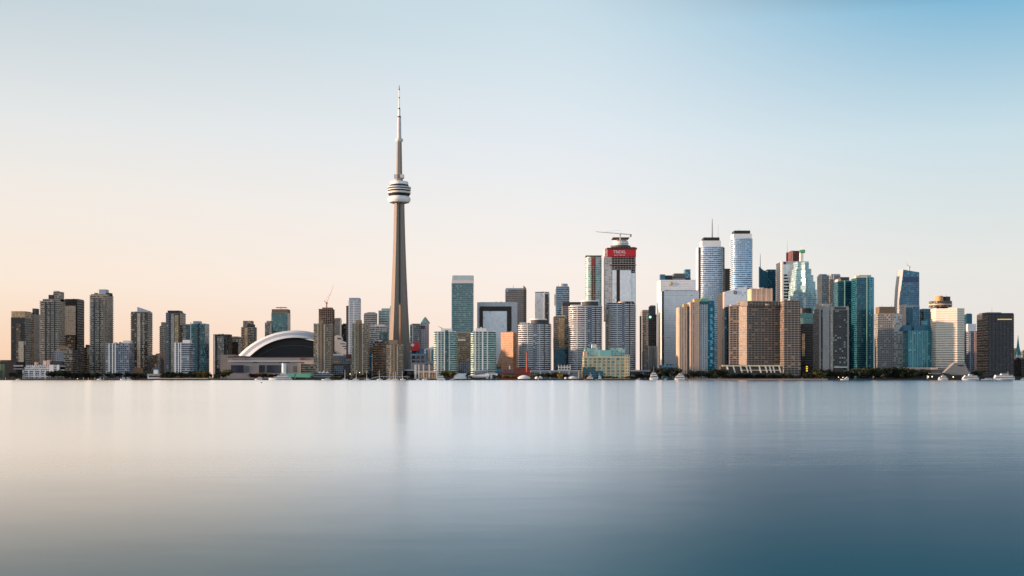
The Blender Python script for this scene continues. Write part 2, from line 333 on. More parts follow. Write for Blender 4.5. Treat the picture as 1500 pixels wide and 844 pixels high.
# ------------------------------------------------------------------ setting
def watermat():
    m = bpy.data.materials.new('lake_water'); m.use_nodes = True; t = m.node_tree; t.nodes.clear(); nd = t.nodes.new; lk = t.links.new
    def mth(op, a, b=None, c=None):
        x = nd('ShaderNodeMath'); x.operation = op
        for k, v in enumerate((a, b, c)):
            if v is None: continue
            if isinstance(v, (int, float)): x.inputs[k].default_value = v
            else: lk(v, x.inputs[k])
        return x.outputs[0]
    g = nd('ShaderNodeNewGeometry')
    def noise(scale, detail, rough=.6):
        mp = nd('ShaderNodeMapping'); mp.inputs['Scale'].default_value = scale; lk(g.outputs['Position'], mp.inputs[0])
        n = nd('ShaderNodeTexNoise'); n.inputs['Scale'].default_value = 1; n.inputs['Detail'].default_value = detail; n.inputs['Roughness'].default_value = rough; lk(mp.outputs[0], n.inputs['Vector']); return n.outputs[0]
    ripple = noise((.26, 1.1, 1), 6, .68); swell = noise((.035, .16, 1), 4); patch = noise((.004, .016, 1), 5)
    # wind ruffles the open lake more than the sheltered water under the far quay
    sp = nd('ShaderNodeSeparateXYZ'); lk(g.outputs['Position'], sp.inputs[0])
    mr = nd('ShaderNodeMapRange'); mr.interpolation_type = 'SMOOTHSTEP'; mr.inputs[1].default_value = 1.3; mr.inputs[2].default_value = 2.2; mr.inputs[3].default_value = ROUGH_NEAR; mr.inputs[4].default_value = ROUGH_FAR
    lk(mth('LOGARITHM', mth('MAXIMUM', sp.outputs[1], 1.0), 10.0), mr.inputs[0])
    r = mth('ADD', mr.outputs[0], mth('ADD', mth('ADD', mth('MULTIPLY', mth('SUBTRACT', ripple, .5), .13), mth('MULTIPLY', mth('SUBTRACT', swell, .5), .07)), mth('MULTIPLY', mth('SUBTRACT', patch, .5), .07)))
    gl = nd('ShaderNodeBsdfGlossy'); gl.distribution = 'GGX'; gl.inputs['Color'].default_value = (1, 1, 1, 1); lk(r, gl.inputs['Roughness']); gl.inputs['Anisotropy'].default_value = .6
    tg = nd('ShaderNodeCombineXYZ'); tg.inputs[0].default_value = 1; lk(tg.outputs[0], gl.inputs['Tangent'])
    df = nd('ShaderNodeBsdfDiffuse'); df.inputs['Color'].default_value = (0, .115, .19, 1)
    lw = nd('ShaderNodeVectorMath'); lw.operation = 'DOT_PRODUCT'; lk(g.outputs['Incoming'], lw.inputs[0]); lk(g.outputs['True Normal'], lw.inputs[1])
    fr = nd('ShaderNodeFloatCurve'); cu = fr.mapping.curves[0]; fr.mapping.use_clip = True
    pts = FRES
    while len(cu.points) < len(pts): cu.points.new(.5, .5)
    for q_, (a_, b_) in zip(cu.points, pts): q_.location = (a_, b_)
    fr.mapping.update(); lk(lw.outputs['Value'], fr.inputs['Value'])
    mx_ = nd('ShaderNodeMixShader'); lk(fr.outputs[0], mx_.inputs[0]); lk(df.outputs[0], mx_.inputs[1]); lk(gl.outputs[0], mx_.inputs[2])
    o = nd('ShaderNodeOutputMaterial'); lk(mx_.outputs[0], o.inputs[0]); return m
ROUGH_NEAR, ROUGH_FAR = .355, .18
FRES = [(0, 1), (.045, .97), (.065, .88), (.09, .70), (.125, .44), (.165, .25), (.3, .08), (1, .02)]   # reflectance against cos of the view angle
SH = 1602.0
MB().prism(rect(-9000, 9000, -400, SH+6), -8, 0).build('lake_water', [watermat()]); bpy.data.objects['lake_water']['kind'] = 'structure'
MB().prism(rect(-9000, 9000, SH, 14000), -6, GZ).build('ground', [P('city_ground', (70,68,66), noise=.4, scale=.02, stretch=(1,1,1))]); bpy.data.objects['ground']['kind'] = 'structure'
def struct(name, mb, mat):
    o = mb.build(name, [mat]); o['kind'] = 'structure'; return o
struct('quay', MB().prism(rect(wx(-200, SH), wx(1004, SH), SH-1.2, SH+2.0), -6, GZ+.25), 'quay')
struct('promenade', MB().prism(rect(wx(1004.3, SH), wx(1212, SH), SH-1.6, SH+14), -6, GZ+.45), 'sand')
struct('pier', MB().prism(rect(wx(1212.3, SH), wx(1800, SH), SH-1.2, SH+2.0), -6, GZ+.25), 'quay')

# ------------------------------------------------------------------ facades
A = dict(
 condo_tan=fac('tan_condo_facade', (140,130,119), (26,28,31), 2.8, 3.1, .72, .62, blinds=.2),
 condo_tan_dark=fac('dim_tan_condo_facade', (96,86,74), (32,33,35), 2.6, 3.1, .75, .66, blinds=.18),
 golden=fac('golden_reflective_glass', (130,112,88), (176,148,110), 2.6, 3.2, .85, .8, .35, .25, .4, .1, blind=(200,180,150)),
 darkglass=fac('dark_curtain_wall', (28,27,27), (16,17,20), 2.0, 3.5, .8, .75, .1, .25, .6, .06, blind=(96,92,80)),
 blackglass=fac('black_office_facade', (22,22,24), (12,13,16), 1.8, 3.8, .6, .55, .12, .2, .6, .03, blind=(70,68,64)),
 palewin=fac('pale_window_panel', (172,164,150), (150,148,138), 3.2, 3.1, .7, .55, .2, .2, .5, .25),  # pale tone includes painted sun reflections for the bright window columns
 bluecondo=fac('blue_grey_condo_facade', (132,142,154), (42,52,64), 3.0, 3.0, .74, .64, blinds=.12, blind=(160,172,185)),
 whitecondo=fac('white_condo_facade', (196,200,204), (52,64,74), 3.0, 3.0, .7, .6, blinds=.15),
 tealcondo=fac('teal_condo_glass', (64,96,98), (26,66,70), 2.8, 3.1, .84, .76, .1, .35, .6, .12, blind=(120,150,145)),
 zig=fac('pale_ziggurat_glass', (168,190,192), (120,160,168), 2.4, 3.6, .84, .74, .12, .3, .3, .12, blind=(170,190,190), tilt=.06),
 roundcondo=fac('round_condo_recess', (104,112,122), (40,50,62), 3.2, 3.05, .8, .9, .1, .2, .7, .08, blind=(120,126,132)),
 icecondo=fac('ice_condo_recess', (140,180,208), (48,104,150), 3.4, 3.55, .8, .9, .1, .3, .7, .14, blind=(150,180,200)),
 greenglass=fac('green_glass_curtain', (76,108,110), (58,96,102), 2.4, 3.4, .9, .82, .08, .4, .3, .12, blind=(118,146,140), tilt=.05),
 tealdark=fac('deep_teal_glass', (22,84,102), (10,66,86), 2.4, 3.1, .84, .74, .08, .4, .45, .06, blind=(50,118,132), tilt=.05),
 tealbright=fac('bright_teal_glass', (120,186,194), (18,100,118), 2.6, 3.1, .8, .74, .08, .4, .5, .1, blind=(110,176,186), tilt=.05),
 blueglass=fac('blue_glass_curtain', (62,108,128), (36,92,118), 2.4, 3.5, .86, .78, .08, .4, .35, .1, blind=(110,150,168), tilt=.05),
 greyglass=fac('grey_glass_curtain', (112,116,116), (66,76,80), 2.6, 3.4, .8, .7, .1, .35, .5, .18),
 greyoffice=fac('grey_office_facade', (118,116,114), (58,60,62), 1.6, 3.7, .6, .5, .2, .15, .4, .08),
 whitegrid=fac('white_grid_office', (208,206,206), (110,118,128), 1.9, 3.8, .55, .42, .2, .2, .5, .1),
 marble=fac('white_marble_facade', (238,238,238), (222,224,228), 40, 4.0, .98, .30, .35, .05, .1, 0, tilt=.0),
 panelwhite=fac('white_panel_glass', (200,210,218), (222,230,236), 3.6, 3.6, .9, .86, .25, .1, .08, .04, blind=(190,198,206), tilt=.02),
 concretegrid=fac('tan_concrete_grid', (128,113,93), (52,48,42), 2.6, 3.0, .46, .5, .2, .1, .5, .25, blind=(190,170,130)),
 browngrid=fac('brown_office_grid', (126,96,76), (38,30,28), 3.2, 3.6, .86, .5, .15, .2, .5, .1),
 goldglass=fac('gold_mirror_glass', (140,112,94), (200,152,122), 2.2, 3.4, .86, .82, .35, .25, .2, .0, tilt=.03),
 beigehotel=fac('beige_hotel_facade', (134,122,113), (34,31,30), 5.0, 3.25, .8, .62, .45, .0, .5, .1, blind=(140,120,95)),
 peachwall=fac('peach_ribbed_wall', (224,188,160), (196,160,134), 4.2, 60, .35, .98, .7, 0, .1, 0),
 stone=fac('old_stone_facade', (98,98,96), (34,38,42), 3.4, 3.6, .4, .6, .2, .1, .4, .1),
 buff=fac('buff_terminal_facade', (196,182,146), (116,142,132), 6.4, 4.3, .68, .66, .2, .15, .5, .15, blind=(150,170,150)),
 palegreen=fac('pale_green_glass', (150,186,176), (104,148,142), 3.0, 3.4, .82, .78, .15, .25, .5, .2, blind=(170,190,180)),
 striped=fac('striped_condo_facade', (204,184,164), (48,44,44), 4.0, 3.0, .42, .66, .2, .1, .5, .2),
 cyan=fac('cyan_window_wall', (16,92,116), (8,70,92), 3.0, 3.0, .8, .55, .1, .4, .7, .18, blind=(90,190,205)),
 purplegrid=fac('pinkish_punched_wall', (196,186,194), (92,86,104), 3.4, 3.6, .5, .5, .2, .1, .3, .05),
 redstone=fac('red_granite_facade', (104,44,42), (50,26,28), 2.6, 3.8, .5, .5, .15, .2, .3, .05),
 open=fac('open_concrete_storeys', (150,150,150), (20,21,24), 4.4, 3.6, .86, .72, .9, 0, .6, .05, blind=(90,80,70), tilt=0),
 openbrown=fac('brown_open_storeys', (150,122,106), (38,28,26), 3.6, 3.4, .7, .7, .9, 0, .6, .1, blind=(110,90,76), tilt=0),
 greyconc=fac('grey_punched_concrete', (140,140,138), (38,44,48), 3.0, 3.2, .62, .5, .15, .15, .5, .15, blind=(170,172,165)),
 darkpunch=fac('dark_punched_facade', (58,60,60), (18,24,28), 3.2, 3.2, .66, .66, .12, .25, .6, .12, blind=(150,165,168)),
 bluepunch=fac('blue_grey_punched_condo', (112,126,140), (30,42,54), 3.0, 3.1, .62, .58, .12, .2, .6, .12),
)
W_, DKG = 'white', 'darkgrey'
slab = dict(
 ice=P('icy_balcony_edge', (206,222,234), .45),
 tan=P('tan_balcony_edge', (162,152,140), .7), warm=P('warm_grey_balcony_edge', (150,140,128), .7), white=P('white_balcony_edge', (206,208,210), .6), pale=P('pale_balcony_edge', (190,196,200), .5),
 green=P('pale_green_balcony_glass', (168,196,188), .35), teal=P('teal_balcony_glass', (44,108,124), .3), dark=P('dark_balcony_edge', (70,66,62), .6), blue=P('blue_grey_balcony_edge', (136,148,162), .5), beige=P('beige_balcony_edge', (146,133,123), .7), brown=P('brown_spandrel', (136,104,82), .7),
 bronze=P('bronze_window_band', (34,28,26), .12, .3, noise=.5, scale=.6, stretch=(1,1,.1)), navy=P('dark_ribbon_window', (26,32,42), .1, .3, noise=.5, scale=.6, stretch=(1,1,.1)))
WF = 'west towers by the fixed quay'

# ------------------------------------------------------------------ west cluster
b = B('condo_tower', 'dark glass condo tower with a golden glass crown beside the open horizon', 'tower', 16, 46, 465, 1800, 24, A['darkglass'])
b.top('crown', 16.6, 38.5, 456, 465, A['golden'], 0.0, .98); b.front('balcony_stack', 27.5, 35, 500, 545, .8, A['palewin']); b.front('corner_panel', 24, 30, 474, 548, .4, A['condo_tan_dark'])
b.front('sky_lobby', 36.5, 37.6, 500, 505, 1.0, 'paleteal')
b = B('condo_tower', 'slim tan condo slab squeezed behind the gold-crowned tower', 'tower', 37, 59, 460, 1840, 26, A['condo_tan'])
b.bands('balcony', 3.1, 1.1, .7, slab['warm']); b.top('penthouse', 53, 58, 452, None, 'darkgrey', .3, .8); b.top('mechanical_box', 46, 50, 458, None, 'grey', .3, .8)
b = B('condo_tower', 'tall stepped tan condo tower with two dark boxes on its roof', 'tower', 59, 95, 441, 1740, 24, A['condo_tan'])
b.bands('balcony', 3.1, 1.15, .9, slab['tan'])
b.top('upper_storey', 62.5, 93, 438, None, A['condo_tan'], .1, .9); b.top('roof_box', 71, 79, 432, None, 'black', .3, .7); b.top('penthouse', 78, 92, 427.5, None, A['condo_tan'], .3, .85); b.top('roof_cap', 79, 84, 426, 428, 'offwhite', .35, .7)
b.front('recess_panel', 66, 68.4, 443, 548, 1.3, 'black'); b.front('recess_panel', 73, 74.6, 443, 548, 1.3, 'darkgrey'); b.front('stair_core', 79.5, 81, 441, 548, 1.3, 'black')
b = B('condo_tower', 'black framed tower with a large pale window panel in its face', 'tower', 93, 123.5, 439, 1790, 30, A['blackglass'], roof='black')
b.front('window_panel', 93.2, 111, 448, 491, .8, A['palewin']); b.front('window_panel', 97, 110, 493, 512, .6, A['condo_tan_dark']); b.top('parapet', 94.5, 121, 438, None, 'black', .1, .9)
b = B('condo_block', 'mid-rise grey glass block standing before the stepped tan tower', 'apartment block', 80, 114, 512, 1690, 22, A['condo_tan_dark'])
b.front('glass_bay', 80.4, 93, 514, 545, .6, A['bluecondo']); b.bands('balcony', 3.1, .7, .5, slab['warm']); b.top('penthouse', 84, 100, 507, None, 'tan_dark', .3, .9)
b = B('condo_block', 'small dark block between the black framed tower and the round-shouldered tower', 'apartment block', 122.5, 132, 509, 1840, 20, A['darkglass'])
b.top('penthouse', 127.5, 131.5, 505, None, 'black', .2, .8); b.bands('balcony', 3.2, .5, .4, slab['warm'])
b = B('condo_tower', 'tall tan condo tower with a pale blue box on its crown', 'tower', 132, 165.5, 433, 1750, 26, A['condo_tan'])
b.bands('balcony', 3.1, 1.15, .9, slab['tan'])
b.top('upper_storey', 133, 164.5, 431, None, 'tan', .05, .95); b.top('crown_box', 145, 155, 424, None, 'bluegrey', .3, .8); b.top('roof_box', 152, 165, 429, None, 'darkgrey', .4, .9); b.top('vent_box', 138, 141.5, 429, None, 'tan', .3, .6)
b.front('recess_panel', 137.5, 139.3, 437, 545, 1.3, 'darkgrey'); b.front('recess_panel', 145.6, 146.8, 437, 545, 1.3, 'darkgrey'); b.front('bay_column', 152.5, 155, 436, 545, 1.6, 'tan')
b = B('condo_block', 'blue-grey condo block with white vertical strips beside the blue-capped tower', 'apartment block', 155, 196, 503, 1690, 22, A['bluecondo'])
b.bands('balcony', 3.0, .9, .7, slab['blue']); b.top('penthouse', 180, 191, 499, None, 'offwhite', .3, .8)
for q in (159.5, 164.5, 168.5): b.front('pier', q, q+1.3, 503, 548, 1.1, W_)
b = B('condo_tower', 'dark tan condo tower topped with a slanting blue-grey fin', 'tower', 192, 223, 457.5, 1740, 22, A['condo_tan_dark'])
b.bands('balcony', 3.1, 1.0, .8, slab['dark']); b.front('bay_column', 201.5, 206, 459, 541, 1.4, A['palewin']); b.front('bay_column', 208, 212, 459, 541, 1.2, A['condo_tan']); b.top('roof_slab', 191.5, 223.5, 456.6, None, 'grey', .0, 1.0)
k = (b.D+9)/F; x0, x1 = b.x(199.2), b.x(216.5); MB().prism(rect(x0, x1, 6, 15), b.Ht-.3, 0, ztop=lambda x, y: b.z(449.5)-(x-x0)/(x1-x0)*6.0).build('crown_fin', ['bluegrey'], b.root)
b.front('podium', 199, 211, 539, 550, 6, 'tan_dark')
b = B('condo_block', 'distant low brown block glimpsed between two west side towers', 'apartment block', 222, 236, 520, 2000, 20, A['condo_tan_dark'])
b.top('roof_box', 228, 235, 518, None, 'tan_dark', .3, .8)
b = B('condo_tower', 'slender pale tan tower tucked against the copper-toned tower', 'tower', 234, 244, 477.5, 1850, 20, A['condo_tan'])
b.bands('balcony', 3.1, 1.1, .8, slab['tan']); b.top('penthouse', 236, 243, 472, None, 'tan', .2, .8); b.front('lower_panel', 236.5, 240, 528, 548, 1.2, 'tan_dark')
b = B('condo_tower', 'tan tower with copper-toned glass bay and dark penthouse', 'tower', 243, 272, 458, 1760, 30, A['darkglass'])
b.front('glass_bay', 244, 247, 458, 545, .8, A['bluecondo']); b.front('bay_column', 251, 255.5, 460, 545, 1.6, A['palewin']); b.front('bay_column', 256, 261.6, 462, 510, .9, A['golden'])  # golden facade gives the bay its copper tone
b.top('penthouse', 245.5, 263, 455, None, 'black', .05, .6); b.top('roof_box', 264, 268, 457.5, None, 'black', .3, .6); b.bands('balcony', 3.1, .5, .4, slab['warm'])
b = B('condo_tower', 'white and blue mid-rise condo standing before the copper-toned tower', 'tower', 255.5, 283, 502.5, 1680, 22, A['bluecondo'])
b.bands('balcony', 3.0, .9, .7, slab['pale']); b.top('penthouse', 267.5, 279, 498, None, W_, .2, .7); b.front('pier', 256, 258, 502, 549, 1.2, W_); b.front('pier', 261, 262.4, 502, 549, 1.2, W_); b.front('pier', 264.5, 265.8, 502, 549, 1.2, W_)
b = B('condo_tower', 'teal glass condo tower with a dark slot down its face', 'tower', 272, 306.5, 475, 1770, 26, A['tealcondo'])
b.bands('balcony', 3.1, .6, .6, slab['teal']); b.front('slot', 289.5, 292, 474, 548, .9, 'black'); b.front('pier', 279, 280.2, 472.5, 548, 1.2, 'offwhite'); b.top('penthouse', 283, 292.5, 470.5, None, 'bluegrey', .2, .7); b.top('parapet', 281, 306, 474, None, 'bluegrey', .02, .98)
b = B('condo_tower', 'short square dark glass tower beside the stadium wall', 'tower', 312.5, 339.8, 490.5, 2090, 22, A['darkglass'])
b.front('pier', 313.5, 315, 491, 548, .9, 'offwhite'); b.front('glass_bay', 318, 328, 493, 540, .6, A['greyglass']); b.top('parapet', 312.6, 339, 489.8, None, 'darkgrey', .02, .98); b.bands('floor_edge', 3.2, .4, .3, slab['dark'])
b = B('condo_block', 'dark low office block behind the edge of the stadium', 'office block', 339, 354, 493, 2150, 30, A['darkglass'])
b.front('window_panel', 340, 352, 494, 501, .6, A['greyglass'])
b = B('condo_tower', 'bronze condo tower with a squared lantern rising behind the stadium arch', 'tower', 353.5, 376, 479, 2150, 26, A['condo_tan_dark'])
b.top('lantern', 356, 368.5, 470, None, A['condo_tan'], .1, .8); b.top('roof_box', 362, 371, 475, None, 'black', .0, .6); b.bands('balcony', 3.2, 1.0, .8, slab['warm']); b.front('bay_column', 358.5, 363, 481, 520, 1.5, A['golden'])
b = B('condo_tower', 'pale stub tower leaning on the grey glass tower behind the dome', 'tower', 388, 399, 472.5, 2300, 24, A['greyglass'])
b.top('penthouse', 390.5, 398, 470, None, 'grey', .2, .8)
b = B('condo_tower', 'grey glass tower with roof antenna standing behind the white dome', 'tower', 397.5, 425.5, 458, 2250, 30, A['greyglass'], roof='darkgrey')
b.front('window_panel', 398.5, 420, 460.5, 500, .6, A['greenglass']); b.top('crown', 398, 424, 453, None, 'tan_dark', .05, .9); b.mast('antenna', 411.5, 449, 454, .7); b.top('helipad', 404, 419, 450, 451, 'steel', .3, .7); b.bands('floor_edge', 3.6, .5, .3, slab['warm'])

# ------------------------------------------------------------------ stadium with the white dome
D = 1990.0; kd = D/F
st = thing('stadium', 'domed stadium with a white arched roof over a black panel', 'stadium', (wx(430, D), D, GZ))
def lx(px): return (px-430)*kd
def lz(py): return wz(py, D)-GZ
def arc(hw, peak, base, n=40, cx=430):
    """points of a shallow circular arc in local x,z"""
    hh = (base-peak)*kd; a = hw*kd; rr_ = (a*a+hh*hh)/(2*hh); t = math.asin(min(1, a/rr_)); zc = lz(peak)-rr_
    return [(lx(cx)+rr_*math.sin(-t+2*t*i/n), zc+rr_*math.cos(-t+2*t*i/n)) for i in range(n+1)]
o1, i1 = arc(84.5, 483.6, 521), arc(66, 494.6, 522)
i1 = [(x+lx(432)-lx(430), z) for x, z in i1]
def archband(outer, inner, y0, y1, y0i=None):
    m = MB(); n = len(outer); y0i = y0 if y0i is None else y0i
    for (x, z) in outer: m.v.append((x, y0, z))
    for (x, z) in inner: m.v.append((x, y0i, z))
    for (x, z) in outer: m.v.append((x, y1, z))
    for (x, z) in inner: m.v.append((x, y1, z))
    for i in range(n-1):
        m.face((i, n+i, n+i+1, i+1)); m.face((2*n+i, 2*n+i+1, 3*n+i+1, 3*n+i)); m.face((i, i+1, 2*n+i+1, 2*n+i), None, 0, True); m.face((n+i, 3*n+i, 3*n+i+1, n+i+1), None, 0, True)
    m.face((0, 2*n, 3*n, n)); m.face((n-1, 2*n-1, 4*n-1, 3*n-1)); return m
def midarc(f): return [(a[0]*(1-f)+c[0]*f, a[1]*(1-f)+c[1]*f) for a, c in zip(o1, i1)]
archband(o1, midarc(.30), 16, 90, 8).build('roof_shell', ['domewhite'], st)
archband(midarc(.31), midarc(.66), 6.5, 88, 4.5).build('roof_panel', [P('grey_roof_panel', (166,178,192), .5, noise=.1)], st)
archband(midarc(.67), i1, 3.5, 86, 0).build('roof_rim', ['domewhite'], st)
def fill(arcpts, y0, y1, base, inset=0.0):
    m = MB(); n = len(arcpts)
    m.v = [(x, y0, z) for x, z in arcpts]+[(x, y1, z) for x, z in arcpts]
    m.face(tuple(range(n-1, -1, -1))); m.face(tuple(range(n, 2*n)))
    for i in range(n-1): m.face((i, i+1, n+i+1, n+i))
    m.face((n-1, 0, n, 2*n-1)); return m
i2 = [(x, z-.3) for x, z in arc(65, 495.2, 522.5)]
fill(i2, 10, 60, 0).build('end_wall', [P('black_ribbed_wall', (13,16,21), .6, noise=.3, scale=.2)], st)
archband(arc(56, 505.2, 523), arc(54.5, 506.6, 523), 8.5, 10.4).build('arch_girder', ['darkgrey'], st)
# white lower roof shells stepping down on the side facing the tower
for y0_, y1_, pp in ((-1.0, 9, ((486, 511), (503, 519.6), (515.5, 519.2), (514, 508), (507, 502), (498, 497.5), (486, 497.5))), (1.5, 12, ((486, 500), (500, 500.5), (501.5, 496.5), (498.5, 491.6), (492.5, 491), (486, 494.5)))):
    m = MB(); n_ = len(pp); m.v = [(lx(x), y0_, lz(y)) for x, y in pp]+[(lx(x), y1_, lz(y)) for x, y in pp]
    m.face(tuple(range(n_))); m.face(tuple(range(2*n_-1, n_-1, -1)))
    for i in range(n_): m.face((i, n_+i, n_+(i+1) % n_, (i+1) % n_))
    m.build('lower_roof_shell', [P('white_shell_panel', (238,240,242), .5, noise=.06, scale=.1)], st)
for q in range(3): MB().box(lx(499+q*2.6), lx(506+q*2.4), -1.5, 0, lz(504.4+q*3.6), lz(503.2+q*3.6)).build('roof_slot', ['darkgrey'], st)
MB().box(lx(494), lx(499), 1.0, 2, lz(497), lz(495)).build('roof_slot', ['darkgrey'], st)
MB().box(lx(333), lx(520), 0, 120, -1, lz(524)).build('drum_wall', [P('pale_precast_panel', (150,148,150), .8, noise=.18, scale=.1)], st)
MB().box(lx(333.5), lx(519), 2, 118, lz(524.2), lz(522.4)).build('roof_track', ['black'], st)
MB().box(lx(320), lx(341), 12, 60, -1, lz(519.5)).build('side_wing', [P('grey_precast_panel', (138,134,132), .8, noise=.2, scale=.1)], st)
MB().box(lx(334.5), lx(519), -1.2, .2, lz(530.2), lz(528.2)).build('ledge', ['offwhite'], st)
for xa, xb in ((338.5, 357), (379.5, 388), (391, 412)): MB().box(lx(xa), lx(xb), -.8, .3, lz(546), lz(535)).build('glazed_bay', [P('stadium_bay_glass', (64,66,82), .15, .2, noise=.5, scale=.12)], st)
for xa in (358.5, 429.5):
    for q in range(3): MB().box(lx(xa), lx(xa+6.5), -.5, .3, lz(538.3+q*3), lz(537+q*3)).build('window_strip', ['darkgrey'], st)
for xa in (371, 408, 418.5): MB().box(lx(xa), lx(xa+6), -.6, .3, lz(531.4), lz(530.4)).build('vent', ['darkgrey'], st)
sg = MB().box(lx(338.6), lx(358.2), -.7, .2, lz(527.9), lz(524.4)).build('sign_board', [P('sign_backing', (170,168,168))], st)
text('ROGERS CENTRE', 2.75, P('dim_red_letters', (176,44,40), .6), sg, (lx(348.4), -.78, lz(526.2)), ext=.15)
sg = MB().box(lx(440), lx(446.5), -.7, .2, lz(527.2), lz(524.4)).build('sign_board', [P('dim_red_board', (150,70,66))], st)

# ------------------------------------------------------------------ towers around the dome and the communications tower
b = B('tower_under_construction', 'brown unfinished tower with bare storeys behind the tan twin slabs', 'tower', 467, 490, 452.5, 1960, 24, A['openbrown'], roof='tan_dark')
b.bands('floor_slab', 3.4, .5, .8, slab['brown'], bot=480); b.top('core', 472, 486, 450.5, None, 'tan_dark', .2, .8)
def tower_crane(label, px, base, top, jibL, jibR, jy0, jy1, D, mat='orange', luff=None):
    c = thing('tower_crane', label, 'crane', (wx(px, D), D, wz(base, D)), 'tower cranes over the skyline')
    k = D/F; h = (base-top)*k
    MB().box(-.9, .9, -.9, .9, -.5, h).build('mast', [mat], c)
    MB().box(-1.4, 1.4, -1.6, 1.4, h, h+2.6).build('cab', [mat], c)
    if luff:
        MB().tube((0, 0, h+1.5), ((luff[0]-px)*k, 0, h+(top-luff[1])*k), .4, .22, 5).build('jib', [mat], c)
        MB().tube((0, 0, h+1.5), (-4.5, 0, h+5), .5, .5, 5).build('counter_jib', [mat], c)
        MB().tube((-4, 0, h+4.5), ((luff[0]-px)*k*.55, 0, h+(top-luff[1])*k*.57), .15, .15, 4).build('stay_cable', [mat], c)
    else:
        zl, zr = (top-jy0)*k, (top-jy1)*k
        MB().tube(((jibL-px)*k, 0, h+zl), (0, 0, h+2.2), .55, .95, 4).build('jib', [mat], c)
        MB().tube((0, 0, h+2.2), ((jibR-px)*k, 0, h+zr), .95, .8, 4).build('counter_jib', [mat], c)
        MB().box((jibR-px)*k-3, (jibR-px)*k-.4, -1, 1, h+zr-3.4, h+zr+.2).build('counterweight', ['grey'], c)
        MB().tube((0, 0, h+2), (0, 0, h+8), .6, .3, 5).build('tower_peak', [mat], c)
        MB().tube((0, 0, h+7.5), ((jibL-px)*k*.6, 0, h+zl*.6+2.6), .14, .14, 4).build('stay_cable', [mat], c)
    return c
tower_crane('orange luffing crane with raised boom on the brown unfinished tower', 478.5, 450.5, 445, 0, 0, 0, 0, 1962, 'orange', luff=(489, 418))
b = B('condo_tower', 'tan concrete apartment slab standing in front of the stadium', 'tower', 459.5, 487.5, 474, 1700, 20, A['concretegrid'], roof='tan', group='three tan concrete slabs along the quay')
def twin(b, xs, pk, t):
    b.top('lift_tower', xs[0], xs[1], pk, None, 'tan', -.04, .6); b.front('blank_wall', xs[2], xs[3], t-1, 551, 1.2, 'tan'); b.front('window_stack', xs[4], xs[5], t+1, 550, 1.9, A['palewin']); b.front('blank_wall', xs[6], xs[7], t+.5, 551, .9, 'tan_dark')  # window stacks: the sun's reflection is put into the pale panel colour
    b.bands('balcony', 3.0, .55, .35, slab['tan'], bot=546)
    b.front('window_stack', xs[2]-3.5, xs[2]-1.8, t+1, 548, 1.0, A['palewin'])
twin(b, (466.8, 473), 469, 466 and (469.8, 472.2, 475, 476.6, 477.2, 478.6), 474) if False else twin(b, (466.8, 473, 468.5, 471.8, 474.6, 476.4, 472.2, 474.4), 469, 474)
b = B('condo_tower', 'tan concrete apartment slab between the stadium shell and the communications tower', 'tower', 515.8, 541, 474, 1705, 20, A['concretegrid'], roof='tan', group='three tan concrete slabs along the quay')
twin(b, (521.5, 528.5, 522.6, 526.2, 530.4, 532.2, 527, 530), 469, 474)
b = B('condo_tower', 'shorter tan concrete slab overlapping the foot of the communications tower', 'tower', 566, 591.5, 504, 1690, 20, A['concretegrid'], roof='tan', group='three tan concrete slabs along the quay')
twin(b, (570, 582, 575.2, 579, 581.4, 583.2, 579.4, 581.2), 498, 504)
b = B('condo_tower', 'slim grey office tower just behind the brown unfinished tower', 'office tower', 489, 500.5, 467, 2150, 26, A['greyoffice']); b.top('penthouse', 491, 498, 465.8, None, 'grey', .2, .8); b.front('pier', 498.6, 499.6, 468, 520, .8, 'offwhite')
b = B('condo_tower', 'small dark tower wedged beside the tall white gridded tower', 'tower', 500.5, 511, 475.5, 2050, 22, A['darkglass']); b.top('roof_box', 502, 507, 474, None, 'black', .2, .8)
b = B('condo_tower', 'tall white gridded tower with a dark side slab, left of the communications tower'.replace(', left of', ' near'), 'tower', 510.5, 528.5, 441, 1950, 24, A['whitegrid'])
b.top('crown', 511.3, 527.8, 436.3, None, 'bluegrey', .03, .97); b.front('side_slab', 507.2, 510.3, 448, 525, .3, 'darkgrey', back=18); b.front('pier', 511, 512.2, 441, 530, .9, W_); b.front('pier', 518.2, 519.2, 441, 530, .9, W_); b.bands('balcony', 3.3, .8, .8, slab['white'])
b = B('condo_tower', 'grey condo tower with a flat pale cap behind the tan slabs', 'tower', 533, 552.5, 460, 2250, 28, A['greyoffice']); b.top('cap', 534, 552, 458.4, None, 'grey', .02, .98); b.top('penthouse', 538, 549, 457.4, None, 'grey', .3, .7); b.bands('balcony', 3.4, .8, .6, slab['pale'])
b = B('office_tower', 'pale glass office tower peeking out beside the concrete communications tower', 'office tower', 554.5, 572, 455, 2350, 26, A['greenglass']); b.top('crown', 559, 571.5, 451.8, None, 'paleteal', .1, .9); b.bands('floor_edge', 3.8, .9, .4, slab['pale']); b.front('side_pylon', 571.2, 574, 448.5, 540, .5, 'offwhite')
b = B('office_block', 'glass office block with a flat white roof behind the brown terrace block', 'office block', 541.5, 569, 478, 2000, 30, A['greyglass']); b.top('roof_terrace', 542, 566, 477, None, 'white', .0, .9); b.top('roof_box', 549, 562, 475.5, None, 'offwhite', .2, .7); b.bands('floor_edge', 3.8, .9, .4, slab['pale']); b.front('teal_bay', 556, 568, 487, 520, .8, A['tealcondo'])
b = B('office_block', 'brown stepped office block with banded windows and red roof boxes', 'office block', 546, 571, 504, 1790, 26, A['browngrid'])
